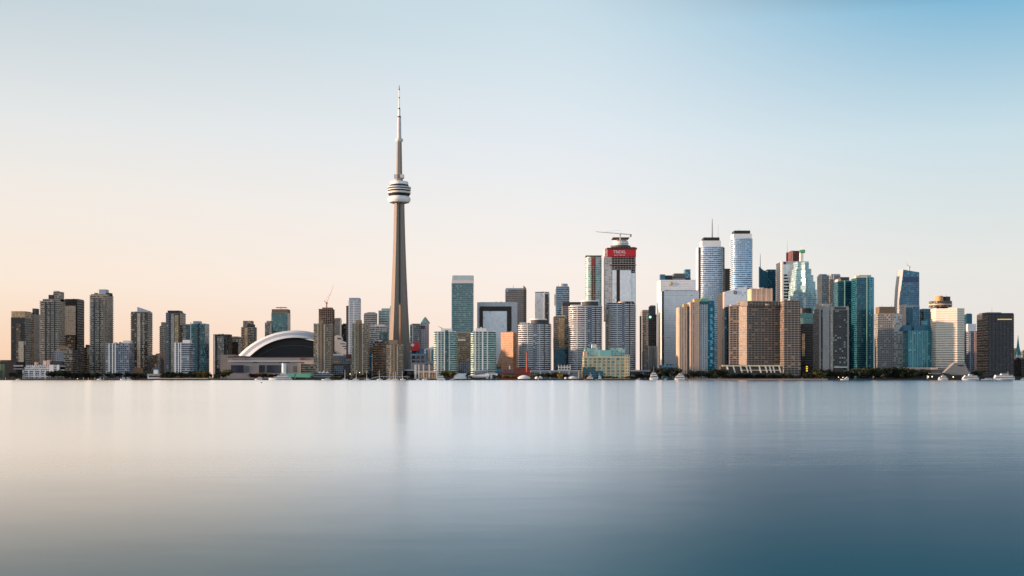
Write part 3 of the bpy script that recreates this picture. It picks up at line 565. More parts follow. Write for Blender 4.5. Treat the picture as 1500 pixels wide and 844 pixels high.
b.bands('spandrel', 3.6, 1.7, .5, slab['brown']); b.top('upper_storey', 548.5, 569, 500, None, A['browngrid'], .1, .9); b.top('roof_box', 554, 559.5, 498.5, None, W_, .2, .6); b.top('roof_box', 559.5, 566, 499, None, 'brick', .2, .6)
b = B('office_block', 'narrow blue glass infill beside the brown stepped office block', 'office block', 539.5, 547, 517, 1800, 22, A['cyan']); b.top('upper_storey', 541, 546, 510, None, 'tan_dark', .1, .9)
b = B('hotel_block', 'low dark glass block between the two taller tan slabs', 'hotel', 486, 516, 533.5, 1720, 20, A['darkglass']); b.front('window_panel', 487, 503, 536, 549, .5, A['bluepunch']); b.top('penthouse', 488, 500, 532, None, 'tan_dark', .2, .8)
b = B('convention_block', 'grey sloping hall between the white dome and a tan slab', 'hall', 486, 515.5, 521, 1850, 40, P('hall_concrete', (120,116,112)))
b.front('window_strip', 489, 497, 529.5, 531, .5, 'gold'); b.front('glazed_bay', 498, 512, 523, 530, .5, A['bluepunch']); b.front('brick_panel', 507, 515, 519, 525, 1.0, 'brick'); b.top('roof_hump', 488, 503, 518.5, None, 'offwhite', .1, .8)

# ------------------------------------------------------------------ communications tower
D = 2150.0; kc = D/F
ct = thing('communications_tower', 'very tall concrete needle tower with a round pod and white antenna', 'tower', (wx(584.8, D), D, GZ))
def zc_(py): return wz(py, D)-GZ
def ysec(arm, th, core):
    pts = []
    for a in (math.radians(222), math.radians(342), math.radians(102)):
        d = Vector((math.cos(a), math.sin(a))); n = Vector((-d.y, d.x))
        pts += [d*arm-n*th/2, d*arm+n*th/2]
        v = a+math.radians(60); pts.append(Vector((math.cos(v), math.sin(v)))*core)
    return pts
secs = []; 
for py, wid in ((556, 36.5), (530, 32.5), (500, 29.6), (475, 27.2), (450, 24.6), (425, 22.6), (400, 20.6), (375, 18.8), (350, 17.2), (325, 15.9), (297, 14.8)):
    arm = (wid*kc-2.2)/1.9; th = 4.5+arm*.42; core = th*.62
    secs.append([(p.x, p.y, zc_(py)) for p in ysec(arm, th, core)])
MB().loft(secs).build('shaft', ['concrete_cn'], ct)
# lift glazing in the valley between two legs
va = math.radians(282); 
for py0, py1 in ((545, 447), (445, 300)):
    ra, rb2 = (9.2, 7.2) if py0 > 500 else (7.2, 5.6)
    cxv, cyv = math.cos(va), math.sin(va)
    m = MB(); nx, ny = -cyv, cxv
    def q(r, z, s_): return (cxv*r+nx*s_, cyv*r+ny*s_, z)
    m.loft([[q(ra-2.2, zc_(py0), -1.6), q(ra+.4, zc_(py0), -1.6), q(ra+.4, zc_(py0), 1.6), q(ra-2.2, zc_(py0), 1.6)], [q(rb2-2.2, zc_(py1), -1.5), q(rb2+.4, zc_(py1), -1.5), q(rb2+.4, zc_(py1), 1.5), q(rb2-2.2, zc_(py1), 1.5)]])
    m.build('lift_shaft', [P('copper_lift_glass', (190,130,86), .15, .7) if py0 > 500 else 'darkgrey'], ct)
def lat(part, prof, mat, n=40): return MB().lathe([(r*kc, zc_(y)) for r, y in prof], n).build(part, [mat], ct)
lat('pod_base', [(7.2, 298.5), (11, 297.6)], 'darkgrey')
lat('radome', [(11, 297.8), (14.5, 296.9), (16.2, 294.5), (16.8, 292.4), (16.2, 290), (14.6, 288.2), (12, 287.8)], 'white', 48)
lat('service_level', [(13.8, 288.2), (15.6, 285.8), (16.0, 284.3)], 'black', 48)
lat('lower_ring', [(15, 284.4), (16.7, 284.0), (16.9, 282.4), (16.6, 281.4)], 'offwhite', 48)
lat('window_ring', [(15.6, 281.5), (16.1, 279.6)], 'glassdark', 48)
lat('middle_ring', [(15.5, 279.7), (17.0, 279.4), (17.1, 278.2), (16.9, 277.8)], 'offwhite', 48)
lat('window_ring', [(15.9, 277.9), (16.1, 276.2)], 'glassdark', 48)
lat('upper_ring', [(15.5, 276.3), (17.3, 276), (17.4, 274.6), (15.5, 274.2)], 'offwhite', 48)
lat('restaurant_glazing', [(14.8, 274.6), (13.6, 271.2)], P('blue_slate_glazing', (52,62,84), .3, .2), 48)
lat('upper_drum', [(12.4, 271.5), (13.2, 271.0), (13.3, 267.6), (12.6, 266.6)], 'white', 48)
lat('neck', [(5.6, 267), (5.3, 261)], 'concrete_cn', 6)
for sx in (-1, 1): MB().box(sx*4.6*kc-2.5*kc, sx*4.6*kc+2.3*kc, -5*kc, 5*kc, zc_(261.2), zc_(256.2)).build('equipment_box', ['offwhite'], ct)
lat('upper_shaft', [(4.5, 262), (4.2, 240), (3.6, 207)], 'concrete_cn', 6)
lat('sky_pod', [(3.6, 208.4), (5.4, 206.8), (5.8, 205.6), (5.4, 204.2), (3.4, 202.6)], 'offwhite', 28)
lat('antenna_base', [(3.1, 203.2), (2.6, 172.2)], 'antenna', 16)
lat('antenna_collar', [(2.7, 172.4), (2.6, 170.4)], 'darkred', 16)
lat('antenna_section', [(1.85, 170.6), (1.7, 160.2)], 'white', 12)
lat('antenna_collar', [(1.8, 160.4), (1.3, 158.4)], 'black', 12)
lat('antenna_section', [(1.0, 158.6), (.85, 144)], 'white', 10)
lat('antenna_collar', [(1.05, 144.2), (1.0, 142.6)], 'black', 10)
lat('antenna_section', [(.8, 142.8), (.7, 132.2)], 'white', 8)
lat('antenna_collar', [(.95, 132.3), (.9, 130.8)], 'black', 8)
lat('antenna_tip', [(.6, 131), (.3, 125)], 'darkred', 6)

# ------------------------------------------------------------------ just east of the communications tower
b = B('condo_tower', 'grey glass tower standing beside the gabled pink tower', 'tower', 600.5, 616, 475.5, 1950, 28, A['greyglass']); b.front('pier', 604.2, 605, 475.5, 540, .6, 'offwhite'); b.front('glass_bay', 600.7, 604, 477, 540, .6, A['tealcondo']); b.top('penthouse', 603, 614, 474.2, None, 'darkgrey', .1, .8)
def gable(bb, part, xa, xb, base, apex, y0, y1, mat):
    a, c = bb.x(xa), bb.x(xb); za, zb = bb.z(base), bb.z(apex); m_ = MB()
    m_.v = [(a, y0, za), (c, y0, za), ((a+c)/2, y0, zb), (a, y1, za), (c, y1, za), ((a+c)/2, y1, zb)]
    for f_ in ((0, 1, 2), (5, 4, 3), (0, 2, 5, 3), (1, 4, 5, 2), (0, 3, 4, 1)): m_.face(f_)
    return m_.build(part, [mat], bb.root)
b = B('office_tower', 'pinkish tower with a pointed glass gable on top', 'office tower', 615.5, 628.5, 474.5, 1980, 26, A['purplegrid'])
b.front('side_pier', 625.6, 628.2, 472, 540, .8, 'pink'); b.front('upper_window', 617, 623, 477, 482, .6, 'glassdark')
gable(b, 'gable', 615.6, 628.2, 474, 464.6, 0, 22, A['palegreen']); gable(b, 'gable_frame', 614.9, 628.9, 472.8, 463.2, 22.4, 23.4, 'tan')
b = B('broadcast_block', 'blue-grey block with a grid of dark red windows and a red sign box', 'broadcast centre', 601.5, 624, 518.5, 1800, 30, 'bluegrey')
for r_ in range(2):
    for c_ in range(3): b.front('window', 603.4+c_*6.6, 608.4+c_*6.6, 521+r_*7, 526+r_*7 if r_ == 0 else 531, .35, P('dark_red_glass', (62,26,34), .15, .2) if (r_, c_) == (0, 0) else bpy.data.materials['dark_red_glass'])
b.top('sign_box', 601, 613.6, 501.5, 514, 'red', .1, .45); zt = b.z(505.2)
k = (b.D+2.9)/F; MB().prism([((604.4-750)*k-b.cx+3.1*math.cos(a), 3.1*math.sin(a)) for a in (0, PI/2, PI, 3*PI/2)], 0, .4).build('emblem', ['white'], b.root).matrix_local = __import__('mathutils').Matrix.Translation((0, 2.6, b.z(505.5))) @ __import__('mathutils').Matrix.Rotation(PI/2, 4, 'X')
b.top('roof_slope', 603, 622, 511, None, A['blueglass'], .35, .9)
b = B('aquarium_hall', 'low pale grey hall beneath the block with red windows', 'hall', 602, 640, 531.5, 1750, 30, P('hall_panel', (140,146,156))); b.front('window_strip', 622, 634, 533, 534.2, .4, 'darkgrey'); b.front('plinth', 603, 639, 541, 552, .6, 'midgrey'); b.top('roof_box', 626, 636, 529, None, 'grey', .2, .7)
b = B('glass_pavilion', 'small angular glass building with a tilted white roof near the teal condo pair', 'pavilion', 623.5, 636, 512, 1770, 22, A['blueglass']); b.front('bright_panel', 626.8, 629.4, 513, 528, .6, A['golden']); b.front('white_panel', 629.6, 632, 512, 530, .8, 'offwhite')
MB().prism(rect(b.x(622.5), b.x(637), -1, 20), b.Ht, 0, ztop=lambda x, y: b.Ht+.6+max(0, (x-b.x(622.5)))*.28).build('tilted_roof', ['domewhite'], b.root)
def pale_condo(label, x0, x1, top, ph, D, vs):
    b = B('condo_tower', label, 'tower', x0, x1, top, D, 24, A['tealcondo'], foot='round', e=5, n=32, group='pair of white and teal condo towers')
    b.bands('balcony', 3.0, 1.25, 1.0, slab['green']); b.top('penthouse', ph[0], ph[1], ph[2], None, W_, .2, .8); b.top('roof_slab', x0+2, x1-1, top-1.2, None, W_, .05, .95)
    for q, (a, c) in enumerate(vs): b.front('pier', a, c, top-1, 549, 1.5, W_ if q % 2 == 0 else 'offwhite')
    return b
b = pale_condo('white and teal balconied condo tower with a small crane arm on its roof', 635, 669, 486.5, (646, 662, 481.3), 1690, ((640.3, 642.3), (645.6, 646.8), (650.2, 652.2), (657.5, 659.2)))
b.front('terrace_block', 652, 656.5, 484, 549, 1.9, A['tealcondo']); MB().tube((b.x(650), 8, b.z(482)), (b.x(641.5), 6, b.z(478)), .5, .25, 5).build('roof_crane_arm', ['steel'], b.root)
b = pale_condo('white and teal balconied condo tower before the square white-framed tower', 690, 726.5, 486, (697, 712, 481), 1685, ((695.6, 697.4), (701, 702.2), (706, 708), (713.2, 715)))
b.top('antenna_block', 703, 706, 479.4, None, W_, .4, .6)
b = B('office_tower', 'tall green glass office tower with a sloping pale crown', 'office tower', 661.5, 694, 417, 1960, 30, A['greenglass'])
x0, x1 = b.x(661.8), b.x(691.6)
MB().prism(rect(b.x(661.4), b.x(b.x1), 0, 26), b.Ht-.2, 0, ztop=lambda x, y: b.Ht+ (b.z(403.8)-b.Ht)*min(1, .15+y/9)).build('crown', [P('teal_crown_glass', (36,96,108), .1, .4), 'offwhite'], b.root)
MB().prism(rect(b.x(662.2), b.x(b.x1), 12, 27), b.Ht, b.z(402.6)).build('crown_screen', [P('silver_screen', (170,180,184), .35, .3)], b.root)
b.bands('floor_edge', 3.6, .35, .25, slab['pale']); b.front('corner_strip', 661.6, 662.6, 415, 500, .5, 'paleteal')
b = B('office_block', 'khaki glass block between the two teal condo towers', 'office block', 667.5, 692, 488, 1870, 24, fac('khaki_glass', (112,106,88), (92,88,72), 2.2, 3.2, .7, .6, .15, .3, .5, .15)); b.top('cap', 668, 691, 486.5, None, 'grey', .0, 1.0); b.front('lower_bay', 672, 690, 530, 548, 2.5, A['bluepunch']); b.front('pale_sign', 671, 682, 497, 499.5, .5, 'offwhite')  # sign in plain off-white
b = B('office_tower', 'square tower with a white portal frame around a white panelled face', 'office tower', 699, 758, 443, 1990, 36, A['blackglass'], roof='grey')
for xa, xb, ya, yb in ((699, 702.2, 443, 545), (749.4, b.x1-.1, 443, 545)): b.front('frame_leg', xa, xb, ya, yb, 1.6, P('pale_frame_stone', (190,192,196)) if xa < 700 else bpy.data.materials['pale_frame_stone'])
b.front('frame_beam', 702.25, 749.35, 442.7, 449, 1.5, bpy.data.materials['pale_frame_stone'])
b.front('window_panel', 707.5, 742.5, 456, 534, 1.2, A['panelwhite']); b.bands('floor_edge', 3.7, .35, .5, slab['dark'], top=450)
b = B('office_tower', 'copper mirrored office block stepping down beside the round white condo', 'office tower', 733.5, 757, 487, 1790, 26, A['goldglass'], roof='tan_dark', foot=lambda s: [(-s.W/2, 7), (s.W/2*.55, -4), (s.W/2, 3), (s.W/2, 26), (-s.W/2, 26)])
b.top('penthouse', 738, 752, 486, None, A['goldglass'], .3, .8)
for q in range(7): b.lb('stepped_bay', b.x(733-q*1.0), b.x(733.6), 7.5+q*.3, 20, -1, b.z(515+q*3.4), A['goldglass'], 'tan_dark')
b = B('office_tower', 'grey banded office tower with a pointed side fin on the roof', 'office tower', 740.5, 771, 424, 2150, 34, A['greyoffice'])
b.bands('spandrel', 3.8, 1.5, .4, P('grey_spandrel', (136,132,128))); b.top('crown', 741, 768, 422, None, 'bluegrey', .05, .9); b.mast('antenna', 752, 417.5, 423, .5); b.top('emblem_panel', 741.5, 745, 423.5, 427.5, 'bluegrey', -.03, .02)
MB().prism(rect(b.x(766.8), b.x(770.8), 0, 12), b.z(540), 0, ztop=lambda x, y: b.z(423)+(b.z(418)-b.z(423))*max(0, 1-(x-b.x(766.8))/6)).build('side_fin', ['tan'], b.root)

# ------------------------------------------------------------------ round white condos and central group
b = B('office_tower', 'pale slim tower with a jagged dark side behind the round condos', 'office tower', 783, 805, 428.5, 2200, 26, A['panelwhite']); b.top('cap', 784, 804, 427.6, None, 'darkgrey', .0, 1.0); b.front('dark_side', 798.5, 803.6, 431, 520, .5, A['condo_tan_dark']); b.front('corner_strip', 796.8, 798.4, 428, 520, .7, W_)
b = B('condo_tower', 'blue glass tower with a rounded vaulted top behind the tan tower', 'tower', 814, 834, 421, 2150, 26, A['blueglass']); b.top('vault', 818.5, 832, 415.5, None, 'bluegrey', .1, .9, round=True); b.top('shoulder', 815, 833.5, 419.5, None, 'bluegrey', .05, .95); b.bands('balcony', 3.4, .8, .6, slab['pale']); b.front('side_fin', 812.2, 813.6, 431, 448, .5, 'tan')
b = B('office_tower', 'flat-topped grey office block with a black roof band', 'office tower', 823, 851, 449, 2050, 30, A['greyoffice']); b.top('roof_band', 823.3, 850.8, 442.5, None, P('charcoal_band', (66,62,62)), .0, .98); b.bands('spandrel', 3.7, 1.4, .4, P('lilac_grey_spandrel', (140,140,146)))
RC = 'rounded white balconied condo towers'
b = B('condo_tower', 'rounded white condo tower with dark drum on top beside the red chimney', 'tower', 760, 807.5, 474, 1730, 34, A['roundcondo'], foot='round', group=RC, e=2.6, n=40)
b.bands('balcony', 3.05, 1.1, 1.2, slab['white']); b.curved('pier', 772.5, 773.6, 475, 545, 1.5, slab['pale']); b.curved('glass_bay', 781, 786, 475, 545, 1.35, A['bluecondo']); b.curved('pier', 790, 791, 475, 545, 1.5, slab['pale']); b.curved('pier', 797, 798, 475, 545, 1.5, 'darkgrey'); b.top('drum', 778, 800, 468.5, None, 'darkgrey', .15, .85, round=True); b.top('drum_ring', 776.5, 801.5, 466.8, 468.6, W_, .1, .9, round=True); b.top('side_shoulder', 761.5, 770, 472.6, None, W_, .2, .7); b.front('recess', 768.5, 770.5, 476, 540, -1.8, 'darkgrey', back=6)
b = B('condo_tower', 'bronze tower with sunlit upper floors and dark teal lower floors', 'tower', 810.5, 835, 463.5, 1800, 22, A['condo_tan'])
b.front('sun_toned_bay', 818.5, 827, 466, 510, 1.6, A['golden']); b.front('lower_glass', 812.5, 832, 511, 548, 1.9, A['tealdark']); b.bands('balcony', 3.1, 1.0, .8, slab['tan'], bot=512); b.top('penthouse', 813.5, 828, 462, None, 'peach', .05, .8)  # golden facade puts the sunlight on these floors into the colour
b = B('condo_tower', 'largest rounded white condo tower, with a ringed crown, above the buff terminal', 'tower', 834.7, 882.5, 448, 1725, 34, A['roundcondo'], foot='round', group=RC, e=2.6, n=40)
b.bands('balcony', 3.05, 1.1, 1.2, slab['white']); b.curved('pier', 845, 846, 449, 545, 1.5, slab['pale']); b.curved('pier', 857, 858, 449, 545, 1.5, slab['pale']); b.curved('glass_bay', 861, 867, 449, 545, 1.35, A['bluecondo']); b.curved('pier', 872, 873, 449, 545, 1.5, 'darkgrey'); b.top('drum', 853, 877, 441.5, None, 'darkgrey', .15, .85, round=True); b.top('drum_ring', 851.5, 879, 439.8, 441.6, W_, .1, .9, round=True); b.top('side_shoulder', 836.5, 852, 446.5, None, W_, .15, .8)
b = B('condo_tower', 'slim glass tower with a dark central spine and a red net near its top', 'tower', 858.3, 881.5, 377, 1850, 22, A['palegreen'], foot='round', e=3.2, n=32)
b.bands('balcony', 3.1, 1.0, .8, slab['pale']); b.front('spine', 866, 872.5, 376, 450, .9, A['openbrown']); b.front('safety_net', 866.6, 872, 379, 389, 1.3, 'net'); b.top('roof_plate', 858, 881.5, 374.2, 375.4, 'tan_dark', .0, 1.0); b.top('top_storey', 860, 880, 375.4, None, 'offwhite', .1, .9, round=True)
b = B('tower_under_construction', 'tall unfinished tower wrapped in a red banner near its top', 'tower', 884.5, 932, 362, 1850, 34, A['open'], roof='tan_dark', foot=lambda s: rect(s.x(896.3), s.x(931), 0, 34))
b.x0v = 884.5
b.front('glazed_face', 897, 903, 396, 470, .9, A['panelwhite']); b.front('hoist_shaft', 903.1, 908, 396, 470, .5, P('dark_hoist', (58,42,40))); b.front('glazed_face', 908.1, 924, 396, 470, .9, A['panelwhite']); b.front('glazed_face', 924.1, 930, 400, 470, .6, A['panelwhite'])
b.front('floor_guard', 893, 932, 388, 389, 1.6, 'darkred'); b.bands('floor_slab', 3.6, .5, .7, P('raw_slab', (166,158,150)), bot=396)
bn = MB().box(b.x(890), b.x(931.5), -2.2, 36, b.z(376.2), b.z(365.3)).build('banner', [P('red_banner', (186,24,34), .6, noise=.08)], b.root)
MB().box(b.x(889), b.x(933), -2.9, 37, b.z(365.2), b.z(363.2)).build('guard_rail', ['darkred'], b.root)
text('TRIDEL', 6.4, 'white', bn, (b.x(907.5), -2.28, b.z(369.6))); text('BUILT FOR LIFE', 2.5, 'white', bn, (b.x(907.5), -2.28, b.z(374.2)))
b.lb('side_scaffold', b.x(886), b.x(896.2), 1, 30, b.z(470), b.z(364), fac('scaffold_glazing', (214,200,190), (170,172,174), 3, 3.6, .8, .6, .3, .1, .4, .2, blind=(220,214,206)), 'offwhite')
b.top('roof_ring', 899, 921, 352.5, None, 'offwhite', .15, .85, round=True); b.top('roof_ring', 895.5, 925, 359, None, P('dark_deck', (70,70,74)), .05, .95, round=True); b.top('top_plate', 897.5, 922, 347.6, 348.8, 'tan', .1, .9); b.top('roof_core', 904, 918, 348.8, None, 'grey', .3, .7); b.top('ring_storey', 900, 922, 355, 356.5, 'white', .1, .9, round=True)
tower_crane('white hammerhead crane on the unfinished tower with the red banner', 908.5, 358, 344.5, 873, 925.5, 339.5, 343.8, 1846, 'offwhite')
b = B('condo_tower', 'rounded white condo tower standing in front of the red-bannered tower', 'tower', 889, 932.5, 443.5, 1735, 36, A['roundcondo'], foot='round', group=RC, e=2.6, n=40)
b.bands('balcony', 3.05, 1.1, 1.1, slab['white']); b.curved('pier', 903.5, 904.5, 445, 545, 1.5, slab['pale']); b.curved('glass_bay', 911, 915, 445, 545, 1.35, A['bluecondo']); b.curved('pier', 922, 923, 445, 545, 1.5, 'darkgrey'); b.top('drum', 909, 930, 441.6, None, 'black', .2, .8, round=True); b.top('side_drum', 906, 917, 442, None, 'peach', .05, .5, round=True); b.front('shoulder_tower', 888.5, 901, 452, 545, -4, A['condo_tan'], back=22)
b = B('terminal_building', 'buff warehouse terminal with stepped green glass storeys on its roof', 'terminal', 853, 922.5, 523, 1650, 40, A['buff'], roof='roof')
b.front('cornice', 852.6, b.x1-.2, 522.2, 524.2, .8, 'cream'); b.front('corner_tower', 915.4, 922.2, 520, 554, 1.4, fac('buff_corner', (206,190,154), (110,110,96), 3.4, 4.3, .45, .45, blinds=.1))
b.top('glass_storey', 857, 879, 510, None, A['palegreen'], .12, .8); b.top('glass_storey', 879.4, 896, 513, None, P('pale_teal_screen', (120,180,176), .4, noise=.15), .08, .8); b.top('glass_storey', 896.4, 916, 510, None, A['palegreen'], .12, .8)
b.top('roof_lantern', 867, 874, 504.5, 510.2, 'offwhite', .3, .6); b.top('sloped_wing', 854.5, 860, 515, None, A['peachwall'], .1, .5)
for q in range(9): b.front('pier', 853.6+q*6.75, 854.5+q*6.75, 524.4, 553, .55, 'cream')
b = B('glass_pavilion', 'dark green glass corner pavilion at the foot of the buff terminal', 'pavilion', 852, 883.5, 543.5, 1622, 18, A['tealdark'], roof='teal'); b.top('upper_storey', 854, 872, 537.5, None, A['tealcondo'], .1, .8, 'teal'); b.front('corner_mullion', 852, 853.2, 537.5, 553, .6, 'gold'); b.bands('canopy', 3.6, .5, .8, slab['teal'], bot=552)

# ------------------------------------------------------------------ financial district
b = B('office_tower', 'black office tower bearing a pale green globe sign', 'office tower', 946.5, 962, 460.5, 1850, 30, A['blackglass'], roof='black')
b.top('upper_storey', 952, 960.5, 448.5, None, 'darkgrey', .2, .8); b.top('roof_box', 953.5, 960, 447.2, 449, 'pink', .25, .7)
e = b.x(952.4); MB().lathe([(.2, 0), (1.9, 0), (1.9, .5), (.2, .6)], 16).build('globe_sign', [P('pale_green_lamp', (150,230,190), emit=.9)], b.root).matrix_local = __import__('mathutils').Matrix.Translation((e, -.02, b.z(464.6))) @ __import__('mathutils').Matrix.Rotation(PI/2, 4, 'X')
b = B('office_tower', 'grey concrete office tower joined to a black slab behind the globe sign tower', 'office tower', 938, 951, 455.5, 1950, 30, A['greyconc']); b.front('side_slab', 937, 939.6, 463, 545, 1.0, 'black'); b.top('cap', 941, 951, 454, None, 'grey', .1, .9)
b = B('office_block', 'old stone office block with paired towers under the globe sign tower', 'office block', 940.5, 963, 514.5, 1730, 24, A['stone'])
b.top('upper_storey', 949, 962.8, 507, None, A['stone'], .0, .9); b.front('window_strip', 956, 958, 511, 544, .3, 'glassdark'); b.front('pier', 949.3, 951, 507, 548, .9, 'midgrey'); b.front('pier', 961, 962.4, 507, 548, .9, 'midgrey'); b.top('parapet', 941, 948.5, 513.4, None, 'midgrey', .0, .3)
b = B('office_tower', 'broad white marble tower with a gold disc emblem and teal roof boxes', 'office tower', 962.5, 1019, 410, 1960, 46, A['marble'], roof='offwhite')
b.top('roof_box', 962.8, 970, 402, None, A['blueglass'], .02, .3, 'teal'); b.top('roof_box', 970.5, 985, 403.5, None, 'darkgrey', .2, .6); b.top('roof_box', 987.5, 1003.4, 400.6, None, P('slate_plant_box', (88,92,96)), .2, .7); b.top('roof_box', 1003.8, 1011.5, 394.6, None, A['blueglass'], .1, .5, 'teal'); b.top('roof_rail', 985, 1012, 408, None, 'grey', .1, .2)
MB().lathe([(.2, 0), (3.6, 0), (3.6, .5), (.2, .6)], 24).build('emblem', ['gold'], b.root).matrix_local = __import__('mathutils').Matrix.Translation((b.x(982.3), -.02, b.z(415.8))) @ __import__('mathutils').Matrix.Rotation(PI/2, 4, 'X')
MB().lathe([(.2, 0), (2.5, 0), (2.5, .4)], 20).build('emblem_disc', ['white'], b.root).matrix_local = __import__('mathutils').Matrix.Translation((b.x(981.1), -.6, b.z(414.8))) @ __import__('mathutils').Matrix.Rotation(PI/2, 4, 'X')
m2 = b
b = B('office_tower', 'lower white marble slab with a dark corner slot in front of the emblem tower', 'office tower', 967.5, 1024, 426, 1890, 30, A['marble'], roof='offwhite')
b.lb('corner_slot', b.x(b.x0)-1.4, b.x(b.x0)+1.6, -.5, 6, -1, b.z(426.6), 'glassdark'); b.top('parapet', b.x0+2, 1023, 425.4, None, 'bluegrey', .0, 1.0)
b = B('podium_block', 'low teal glazed podium in front of the white marble slab', 'podium', 966, 988, 535, 1700, 20, A['blueglass'], roof='darkgrey'); b.top('roof_rail', 975, 987, 533.6, None, 'darkgrey', .1, .3)
b = B('condo_tower', 'pinkish striped condo tower with a blue-green end bay and yellow roof boxes', 'tower', 994, 1025, 450, 1700, 26, A['striped'], foot=lambda s: rect(-s.W/2, s.W/2, 0, 26), roof='tan')
def strips(x0, x1, t, bt, n, out, mat):
    for q in range(n):
        c = x0+(x1-x0)*(q+.5)/n; b.front('pier', c-.45, c+.45, t, bt, out, mat)
b.lb('upper_block', b.x(1010), b.x(1024.6), -2.5, 24, -1, b.z(443), A['striped'], 'tan')
strips(994.5, 1006.5, 450, 551, 5, .9, 'peach')
for q in range(5):
    c = 1011+q*2.9; b.lb('pier', b.x(c), b.x(c)+1.0, -3.6, -2.3, -1, b.z(442.6), 'peach')
b.lb('recess_slot', b.x(1006.9), b.x(1009.8), -.6, 4, -1, b.z(449), 'glassdark')
b.lb('punched_bay', b.x(1025.2), b.x(1036.2), -1.4, 24, -1, b.z(446), fac('pale_punched_bay', (176,182,184), (52,60,66), 3.4, 3.1, .5, .55, blinds=.1), 'teal')
b.lb('end_bay', b.x(1036.3), b.x(1046.6), -.6, 24, -1, b.z(447), A['cyan'], 'teal')
b.lb('penthouse', b.x(1024.8), b.x(1046), 0, 22, b.z(448), b.z(441.4), A['tealdark'], 'teal')
b.lb('roof_box', b.x(1017.5), b.x(1028), 4, 18, b.z(445), b.z(437.5), P('ochre_box', (190,165,95)), 'gold'); b.lb('roof_box', b.x(1028.4), b.x(1038.5), 4, 18, b.z(443), b.z(436.4), 'green'); b.lb('roof_box', b.x(1002), b.x(1008.4), 5, 15, b.z(451), b.z(445), P('ochre_box2', (180,160,100)))
for q in range(9): b.lb('window_column' if False else 'balcony', b.x(1040.2), b.x(1043.6), -1.6, .2, b.z(532-q*9.5), b.z(527-q*9.5), P('cyan_balcony_glass', (70,170,190), .2) if q == 0 else bpy.data.materials['cyan_balcony_glass'])
TW = 'twin white banded skyscrapers'
b = B('condo_tower', 'white banded skyscraper with a lattice mast on its black cap', 'skyscraper', 1027.5, 1057.5, 361, 2120, 30, A['icecondo'], foot='round', e=6, n=32, group=TW)
b.bands('balcony', 3.55, 1.35, 1.5, slab['ice']); b.top('crown', 1028.5, 1056, 352.5, None, 'white', .05, .95); b.top('cap', 1031, 1054, 347.8, 352.7, 'black', .1, .9); b.mast('mast', 1043.3, 320.5, 348, 1.5); b.mast('aerial', 1052, 328, 348, .25)
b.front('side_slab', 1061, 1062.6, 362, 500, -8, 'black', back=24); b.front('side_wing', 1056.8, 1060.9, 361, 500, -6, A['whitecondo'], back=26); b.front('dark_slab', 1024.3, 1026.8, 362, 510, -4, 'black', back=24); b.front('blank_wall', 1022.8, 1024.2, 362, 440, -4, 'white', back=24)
b = B('condo_tower', 'white banded skyscraper whose flat black cap stands highest', 'skyscraper', 1074, 1102.5, 349, 2060, 30, A['icecondo'], foot='round', e=6, n=32, group=TW)
b.bands('balcony', 3.55, 1.35, 1.5, slab['ice']); b.top('crown', 1074.6, 1101.4, 342.5, None, 'white', .05, .95); b.top('cap', 1076, 1099, 337.8, 342.7, 'black', .1, .9); MB().tube((b.x(1087), 14, b.z(339)), (b.x(1084), 14, b.z(334.3)), .35, .2, 5).build('roof_davit', ['steel'], b.root)
b = B('office_tower', 'black office tower between the twin white banded skyscrapers', 'office tower', 1057.8, 1073.6, 394.3, 2250, 30, A['blackglass'], roof='black'); b.top('cap', 1058, 1073, 393.6, None, 'black', .05, .95); b.bands('floor_edge', 4.0, .6, .4, slab['navy'])
b = B('office_tower', 'white panelled tower with sloped roof, tan flank and a blue shield emblem', 'office tower', 1048, 1099, 428, 1950, 62, A['panelwhite'], roof='offwhite', foot=lambda s: rect(s.x(1061.3), s.x(1094), 0, 62))
b.lb('flank_wall', b.x(1061.3)-.5, b.x(1061.3)-.02, .3, 61.5, -1, b.z(428), P('flank_stone', (186,166,150)))
MB().prism(rect(b.x(1061.3), b.x(1094), 0, 62), b.Ht-.2, 0, ztop=lambda x, y: b.Ht+.5+max(0, (b.z(419.5)-b.Ht))*min(1, max(0, (x-b.x(1061.3))/(b.x(1085)-b.x(1061.3))))).build('sloped_roof', [A['panelwhite'], 'offwhite'], b.root)
sh = MB().prism([(-2.1, -2.6), (2.1, -2.6), (2.6, -.5), (2.4, 3), (-2.4, 3), (-2.6, -.5)], 0, .5).build('emblem', [P('royal_blue_sign', (36,60,130), .5)], b.root); sh.matrix_local = __import__('mathutils').Matrix.Translation((b.x(1077), -.02, b.z(428.8))) @ __import__('mathutils').Matrix.Rotation(PI/2, 4, 'X')
b.lb('emblem_lion', b.x(1077)-1.2, b.x(1077)+1.0, -.75, -.5, b.z(428.8)-1.4, b.z(428.8)+1.6, 'gold')
b = B('office_tower', 'dark narrow tower standing before the tan flank of the shield emblem tower', 'office tower', 1057.5, 1073, 451.5, 1800, 22, A['darkglass'], roof='black'); b.front('glass_bay', b.x0+.3, b.x0+3, 454, 545, .5, A['blueglass']); b.top('penthouse', 1063, 1071, 449.6, None, 'black', .2, .8); b.bands('floor_edge', 3.7, .4, .3, slab['dark'])
